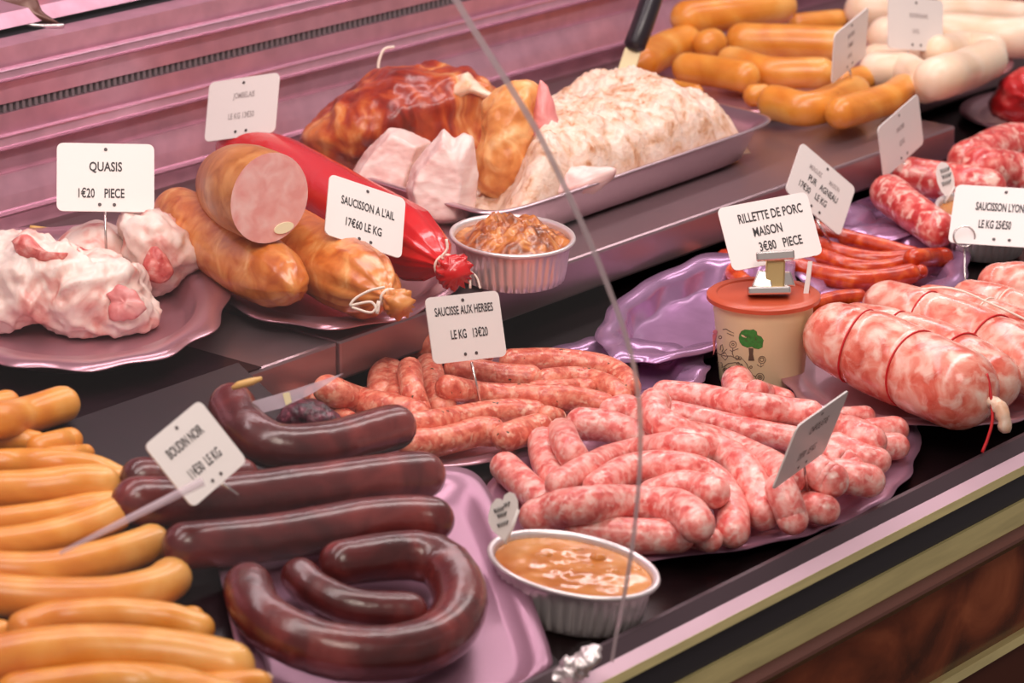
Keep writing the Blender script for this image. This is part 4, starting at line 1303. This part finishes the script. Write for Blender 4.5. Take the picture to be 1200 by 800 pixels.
def on_pot(x, y, off=.0004):
    d = ray(x, y); d = d / np.linalg.norm(d)
    t = np.linspace(2.0, 3.4, 3000)
    P_ = CAM + d[None] * t[:, None]
    z = (P_[:, 2] - base[2]) / hp
    rad = np.interp(z, [0, .8, .82, 1], [r_bot, r_top * .985, r_top, r_top]) + off
    di = np.hypot(P_[:, 0] - base[0], P_[:, 1] - base[1]) - rad
    i = np.argmax(di < 0)
    return P_[i] if di[i] < 0 else P_[np.argmin(di)]


def decal(name, poly, mat, s=10, ox=820, oy=370):
    pts = [on_pot(ox + x / s, oy + y / s) for x, y in poly]
    cx = np.mean([p[0] for p in poly]); cy = np.mean([p[1] for p in poly])
    pts.append(on_pot(ox + cx / s, oy + cy / s, .0006))
    n_ = len(poly)
    return link(name, pts, [(i, (i + 1) % n_, n_) for i in range(n_)], mat, pot)


def stroke(polys, mat, rad=.00035, s=10, ox=820, oy=370):
    vs, fs = [], []
    for poly in polys:
        p3 = [on_pot(ox + x / s, oy + y / s, .0001) for x, y in poly]
        if len(p3) < 2: continue
        v, f_, _ = tube_mesh(V(p3), rad, 5)
        b0 = len(vs); vs += list(v); fs += [tuple(b0 + i for i in q_) for q_ in f_]
    return link('line_drawing', vs, fs, mat, pot)
circ = lambda x, y, r, k=12: [(x + r * math.cos(a), y + r * math.sin(a)) for a in np.linspace(0, 2 * math.pi, k + 1)]
crown = [(460, 260), (468, 215), (490, 180), (530, 162), (590, 168), (630, 160), (668, 185), (672, 225), (720, 245), (748, 285), (738, 320), (735, 365), (690, 388), (645, 380), (610, 360), (560, 370), (500, 345), (470, 305)]
decal('tree_print', crown, M['green'])
decal('trunk_print', [(572, 375), (630, 380), (626, 450), (640, 525), (568, 525), (578, 450)], M['ink_brown'])
decal('flower_print', circ(180, 190, 28, 9)[:-1], M['pinkprint'])
decal('flower_print', [(150, 215), (200, 215), (185, 300), (180, 400), (160, 460), (155, 330)], M['pinkprint'])
stroke([circ(390, 335, 40), circ(390, 335, 14), circ(730, 515, 42), circ(728, 512, 22), circ(705, 720, 48), circ(705, 720, 26), circ(705, 720, 10), circ(240, 250, 18), [(388, 380), (382, 440), (400, 480)], [(385, 410), (450, 385)],
        [(385, 420), (355, 400)], [(190, 420), (240, 455), (300, 470), (370, 470), (430, 500), (500, 500), (550, 560), (580, 630), (620, 690), (660, 720)], [(240, 400), (245, 350), (265, 335), (275, 390), (260, 420)],
        [(265, 440), (320, 390)], [(255, 470), (300, 520), (330, 480), (300, 430), (250, 450)], [(280, 600), (330, 560), (420, 545), (500, 570)], [(290, 640), (350, 600), (430, 590)], circ(300, 640, 30), circ(300, 640, 14),
        [(200, 540), (260, 550), (270, 600), (210, 600)], [(210, 560), (265, 580)], [(720, 555), (715, 600), (670, 570)], [(715, 600), (750, 570)], [(270, 160), (310, 155), (350, 180), (400, 200), (400, 235), (360, 220), (320, 200)],
        circ(440, 490, 22), circ(470, 495, 18), circ(450, 560, 16), circ(490, 590, 16), circ(600, 600, 14)], M['ink_brown'])
stroke([circ(555, 270, 30, 9), circ(630, 270, 30, 9), circ(540, 225, 16, 8), circ(610, 225, 16, 8), circ(680, 330, 28, 9), crown + crown[:1]], M['ink_brown'], .0003)

# card on a bulldog clip standing on the lid
zl_ = hp * 1.02
cb = base + upz * zl_ + FWD * 0.0
cbp = ctr_px(cb)
rc_, Pc, wc, hc = card((908, 338), atd(908, 340, depth(cb)), (841, 244), (946, 224), (858, 318),
                       [('RILLETTE DE PORC', .05, .26, .20, .58), ('MAISON', -.02, .02, .20, .60), ('3€80   PIECE', .08, -.22, .20, .60)],
                       'price card reading RILLETTE DE PORC MAISON held by a clip on the pot', 1.36, 1, pin=False, holes=False, thick=.0014)
dc = depth(cb)
clip = empty('metal_clip', tuple(atd(905, 345, dc)), 'shiny metal clip standing on the terracotta lid', 'clip')
strip('jaw', atd(886, 301, dc - .012), atd(931, 298, dc - .012), .0042, .0042, .004, M['pin'], clip)
strip('body', atd(909, 304, dc - .006), atd(907, 338, dc - .006), .008, .0085, .004, M['brass'], clip)
strip('side', atd(895, 318, dc - .004), atd(893, 338, dc - .008), .005, .009, .004, M['pin'], clip)
strip('side', atd(921, 318, dc + .0), atd(921, 336, dc - .0), .004, .008, .004, M['pin'], clip)
strip('foot', atd(876, 341, dc - .010), atd(926, 340, dc - .010), .0035, .0035, .009, M['pin'], clip)

# ================================================================== PRICE CARDS
dq = depth(SHELF.at(120, 345, .0)) - .045
card((123, 280), atd(124, 281, dq), (66, 167), (180, 169), (67, 247), [('QUASIS', .0, .15, .19, .74), ('1€20    PIECE', -.05, -.24, .19, .62)], 'price card reading QUASIS standing in the pale meat', 1.42, 1, pin_top=(123, 244))
card((290, 172), atd(290, 172, depth(rc[6]) - .025), (243, 97), (325, 85), (242, 166), [('JOMBELAIS', .02, .20, .13, .62, M['ink_grey']), ('LE KG 13€50', .0, -.14, .14, .6, M['ink_grey'])], 'blurred price card behind the red sausage with faded lettering', 1.25, -1, pin_top=(287, 158))
card((428, 306), atd(428, 308, depth(bc[36]) - bR * .8), (386, 203), (475, 233), (381, 274), [("SAUCISSON A L'AIL", .02, .14, .19, .54), ('17€60 LE KG', -.02, -.19, .19, .58)], "price card reading SAUCISSON A L'AIL pinned in a brown garlic sausage", 1.3, 1, pin_top=(428, 291))
card((561, 462), DECK.at(561, 462, .032), (498, 349), (584, 340), (508, 427), [('SAUCISSE AUX HERBES', .0, .26, .18, .54), ('LE KG   13€20', .03, -.10, .19, .54)], 'price card reading SAUCISSE AUX HERBES above the herb sausages', 1.25, 1, pin_top=(554, 424))
card((268, 572), RAMP.at(268, 572, .072), (170, 521), (235, 467), (225, 596), [('BOUDIN NOIR', -.03, .20, .19, .54), ('11€50  LE KG', .0, -.17, .19, .56)], 'tilted price card reading BOUDIN NOIR among the black puddings', 1.2, 1, pin_top=(255, 560))
card((968, 276), DECK.at(968, 276, .03), (942, 168), (1005, 222), (918, 221), [('MERGUEZ          MAISON', .0, .22, .12, .55, M['ink_grey']), ('PUR   AGNEAU', .03, .02, .17, .62), ('17€30    LE KG', -.10, -.19, .17, .62)],
     'tilted price card reading PUR AGNEAU behind the rillettes card', 1.35, 1, pin_top=(958, 255))
rl, Pl, wl, hl = card((1131, 326), atd(1131, 326, depth(DECK.at(1131, 335, .02))), (1122, 216), (1242, 223), (1109, 284), [('SAUCISSON LYONNAIS', .02, .14, .19, .45, M['ink'], .03), ('LE KG 25€50', -.07, -.16, .19, .45, M['ink'], .03)], 'price card reading SAUCISSON LYONNAIS with a wire ring', 1.6, -1, pin=True, pin_top=(1130, 290), group='price cards')
dl = depth(Pl(0, 0, 0)) - .03
ringp = [atd(1130 + 12.5 * math.cos(a), 277 + 12 * math.sin(a), depth(Pl(-.3 * wl, -.3 * hl, 0)) - .004) for a in np.linspace(0, 2 * math.pi, 25)]
v, f_, _ = tube_mesh(V(ringp), .0009, 6, False); link('ring', v, f_, M['pin'], rl)
card((955, 575), DECK.at(946, 572, .04), (930, 503), (991, 460), (910, 571), [('CHIPOLATAS', .04, .20, .17, .62, M['ink'], .0), ('12€90   LE KG', .0, -.20, .17, .60, M['ink'], .0)], 'price card seen at a slant in the chipolatas', 1.45, 1, pin_top=(945, 545))
card((1000, 105), atd(1000, 105, depth(SHELF.at(1000, 120, .02))), (977, 42), (1017, 9), (976, 98), [('SAUCISSE', .0, .22, .12, .6, M['ink_grey']), ('FUMEE', .0, .02, .13, .6, M['ink_grey']), ('LE KG', .0, -.2, .12, .6, M['ink_grey'])], 'blurred slanted card over the back orange sausages', 1.3, 1, pin_top=(998, 82))
card((1067, 78), atd(1067, 78, depth(SHELF.at(1067, 95, .02))), (1043, -5), (1107, 1), (1039, 56), [('BOUDIN BLANC', .05, .16, .12, .55, M['ink_grey']), ('LE KG', .0, -.14, .12, .55, M['ink_grey'])], 'blurred upright card over the white puddings', 1.3, 1, pin_top=(1066, 60))
card((1066, 205), DECK.at(1064, 207, .035), (1027, 152), (1074, 111), (1038, 208), [('SAUCISSE', .0, .16, .12, .62, M['ink_grey']), ('LE KG', .0, -.12, .13, .6, M['ink_grey'])], 'blurred slanted card at the coarse red sausages', 1.4, 1, pin_top=(1062, 190))
# card seen edge-on beside the pot
de = depth(DECK.at(934, 468, 0.0))
ec = empty('price_card', tuple(DECK.at(934, 468, 0.003)), 'white card seen edge on beside the cream pot', 'price card', 'price cards')
qd = [(947, 306), (952, 306), (943, 382), (936, 380)]
vs = [atd(x, y, de) for x, y in qd] + [atd(x + .5, y, de + .05) for x, y in qd]
link('plate', vs, [(0, 1, 2, 3), (7, 6, 5, 4), (0, 4, 5, 1), (1, 5, 6, 2), (2, 6, 7, 3), (3, 7, 4, 0)], M['card'], ec, False)
v, f_, _ = tube_mesh(V([atd(941, 380, de), atd(937, 420, de), atd(934.2, 463, de)]), .0011, 8); link('pin', v, f_, M['pin'], ec)


# heart-shaped tags
def tag_flat(name, poly, dep, label, lines, tip):
    root = empty(name, tuple(atd(tip[0], tip[1], dep)), label, 'tag', 'small handwritten tags')
    n_ = len(poly)
    fr = [atd(x, y, dep) for x, y in poly]; bk = [p + FWD * .0015 for p in fr]
    link('plate', fr + bk, [tuple(range(n_)), tuple(range(2 * n_ - 1, n_ - 1, -1))] + [(i, n_ + i, n_ + (i + 1) % n_, (i + 1) % n_) for i in range(n_)], M['card'], root, False)
    vs, fs = [], []
    for ln in lines:
        v, f_, _ = tube_mesh(V([atd(x, y, dep - .0005) for x, y in ln]), .0006, 5)
        b0 = len(vs); vs += list(v); fs += [tuple(b0 + i for i in q_) for q_ in f_]
    link('lettering', vs, fs, M['ink'], root)
    v, f_, _ = tube_mesh(V([atd(*poly[len(poly) // 2 + 1], dep + .001), atd(tip[0], tip[1], dep + .001)]), .0014, 8); link('pin', v, f_, M['card'], root)
hp1 = [(125, 380), (150, 270), (215, 190), (265, 192), (290, 215), (310, 150), (370, 112), (430, 135), (468, 210), (474, 320), (455, 440), (410, 560), (330, 700), (255, 640), (165, 560), (122, 470)]
zz = lambda x, y, w_, k=4, h_=2.5: [(x + w_ * i / (2 * k), y - .35 * w_ * i / (2 * k) + (h_ if i % 2 else -h_)) for i in range(2 * k + 1)]
tag_flat('heart_tag', [(560 + x / 10, 565 + y / 10) for x, y in hp1], depth(DECK.at(594, 632, .05)), 'white heart tag with handwriting in the front foil tin', [zz(579, 599, 11), zz(591, 592, 6, 2), zz(583, 605, 10), zz(583, 616, 12)], (592, 637))
hp2 = [(95, 130), (105, 80), (130, 55), (165, 60), (198, 100), (218, 160), (222, 220), (205, 262), (165, 290), (130, 250), (105, 190)]
tag_flat('heart_tag', [(1080 + x / 5.72, 180 + y / 5.72) for x, y in hp2], depth(DECK.at(1107, 240, .04)), 'white heart tag with handwriting in the far right foil tin', [zz(1102, 201, 10), zz(1104, 208, 10), zz(1104, 216, 10)], (1107, 238))

# lamp reflections in the glass, modelled as solid pieces by the black puddings
kn = empty('reflection_blade', tuple(RAMP.at(340, 470, .05)), 'pointed glass reflection modelled as a translucent sliver behind the bent black pudding', 'reflection')
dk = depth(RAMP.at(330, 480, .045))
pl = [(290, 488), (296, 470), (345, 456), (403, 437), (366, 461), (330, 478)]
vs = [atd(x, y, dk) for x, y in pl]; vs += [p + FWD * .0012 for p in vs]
link('blade', vs, [tuple(range(6)), tuple(range(11, 5, -1))] + [(i, 6 + i, 6 + (i + 1) % 6, (i + 1) % 6) for i in range(6)], M['reflection_veil'], kn, False)  # pointed streak of reflected light
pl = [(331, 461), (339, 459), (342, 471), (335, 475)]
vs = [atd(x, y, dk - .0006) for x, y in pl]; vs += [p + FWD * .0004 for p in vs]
link('band', vs, [(0, 1, 2, 3), (7, 6, 5, 4), (0, 4, 5, 1), (1, 5, 6, 2), (2, 6, 7, 3), (3, 7, 4, 0)], M['cream'], kn, False)  # pale band of the same reflection
v, f_, _ = tube_mesh(V([atd(x, y, depth(RAMP.at(290, 470, .06))) for x, y in [(272, 455), (280, 451), (295, 447), (307, 443)]]), np.array([.0015, .003, .003, .0015]), 8)  # yellow lamp glint in the glass, built as a tan rod
setp(link('tan_rod', v, f_, M['tan']), 'yellow reflected glint modelled at the upturned tip of the bent black pudding', 'stick')

v, f_, _ = tube_mesh(V([atd(x, y, depth(RAMP.at(150, 600, .075))) for x, y in [(70, 648), (150, 608), (238, 564)]]), np.array([.0014, .0026, .0034]), 8)  # reflected streak in the glass, built as a translucent rod
setp(link('reflection_streak', v, f_, M['reflection_veil']), 'long translucent reflection streak modelled over the orange sausages below the BOUDIN NOIR card', 'stick')
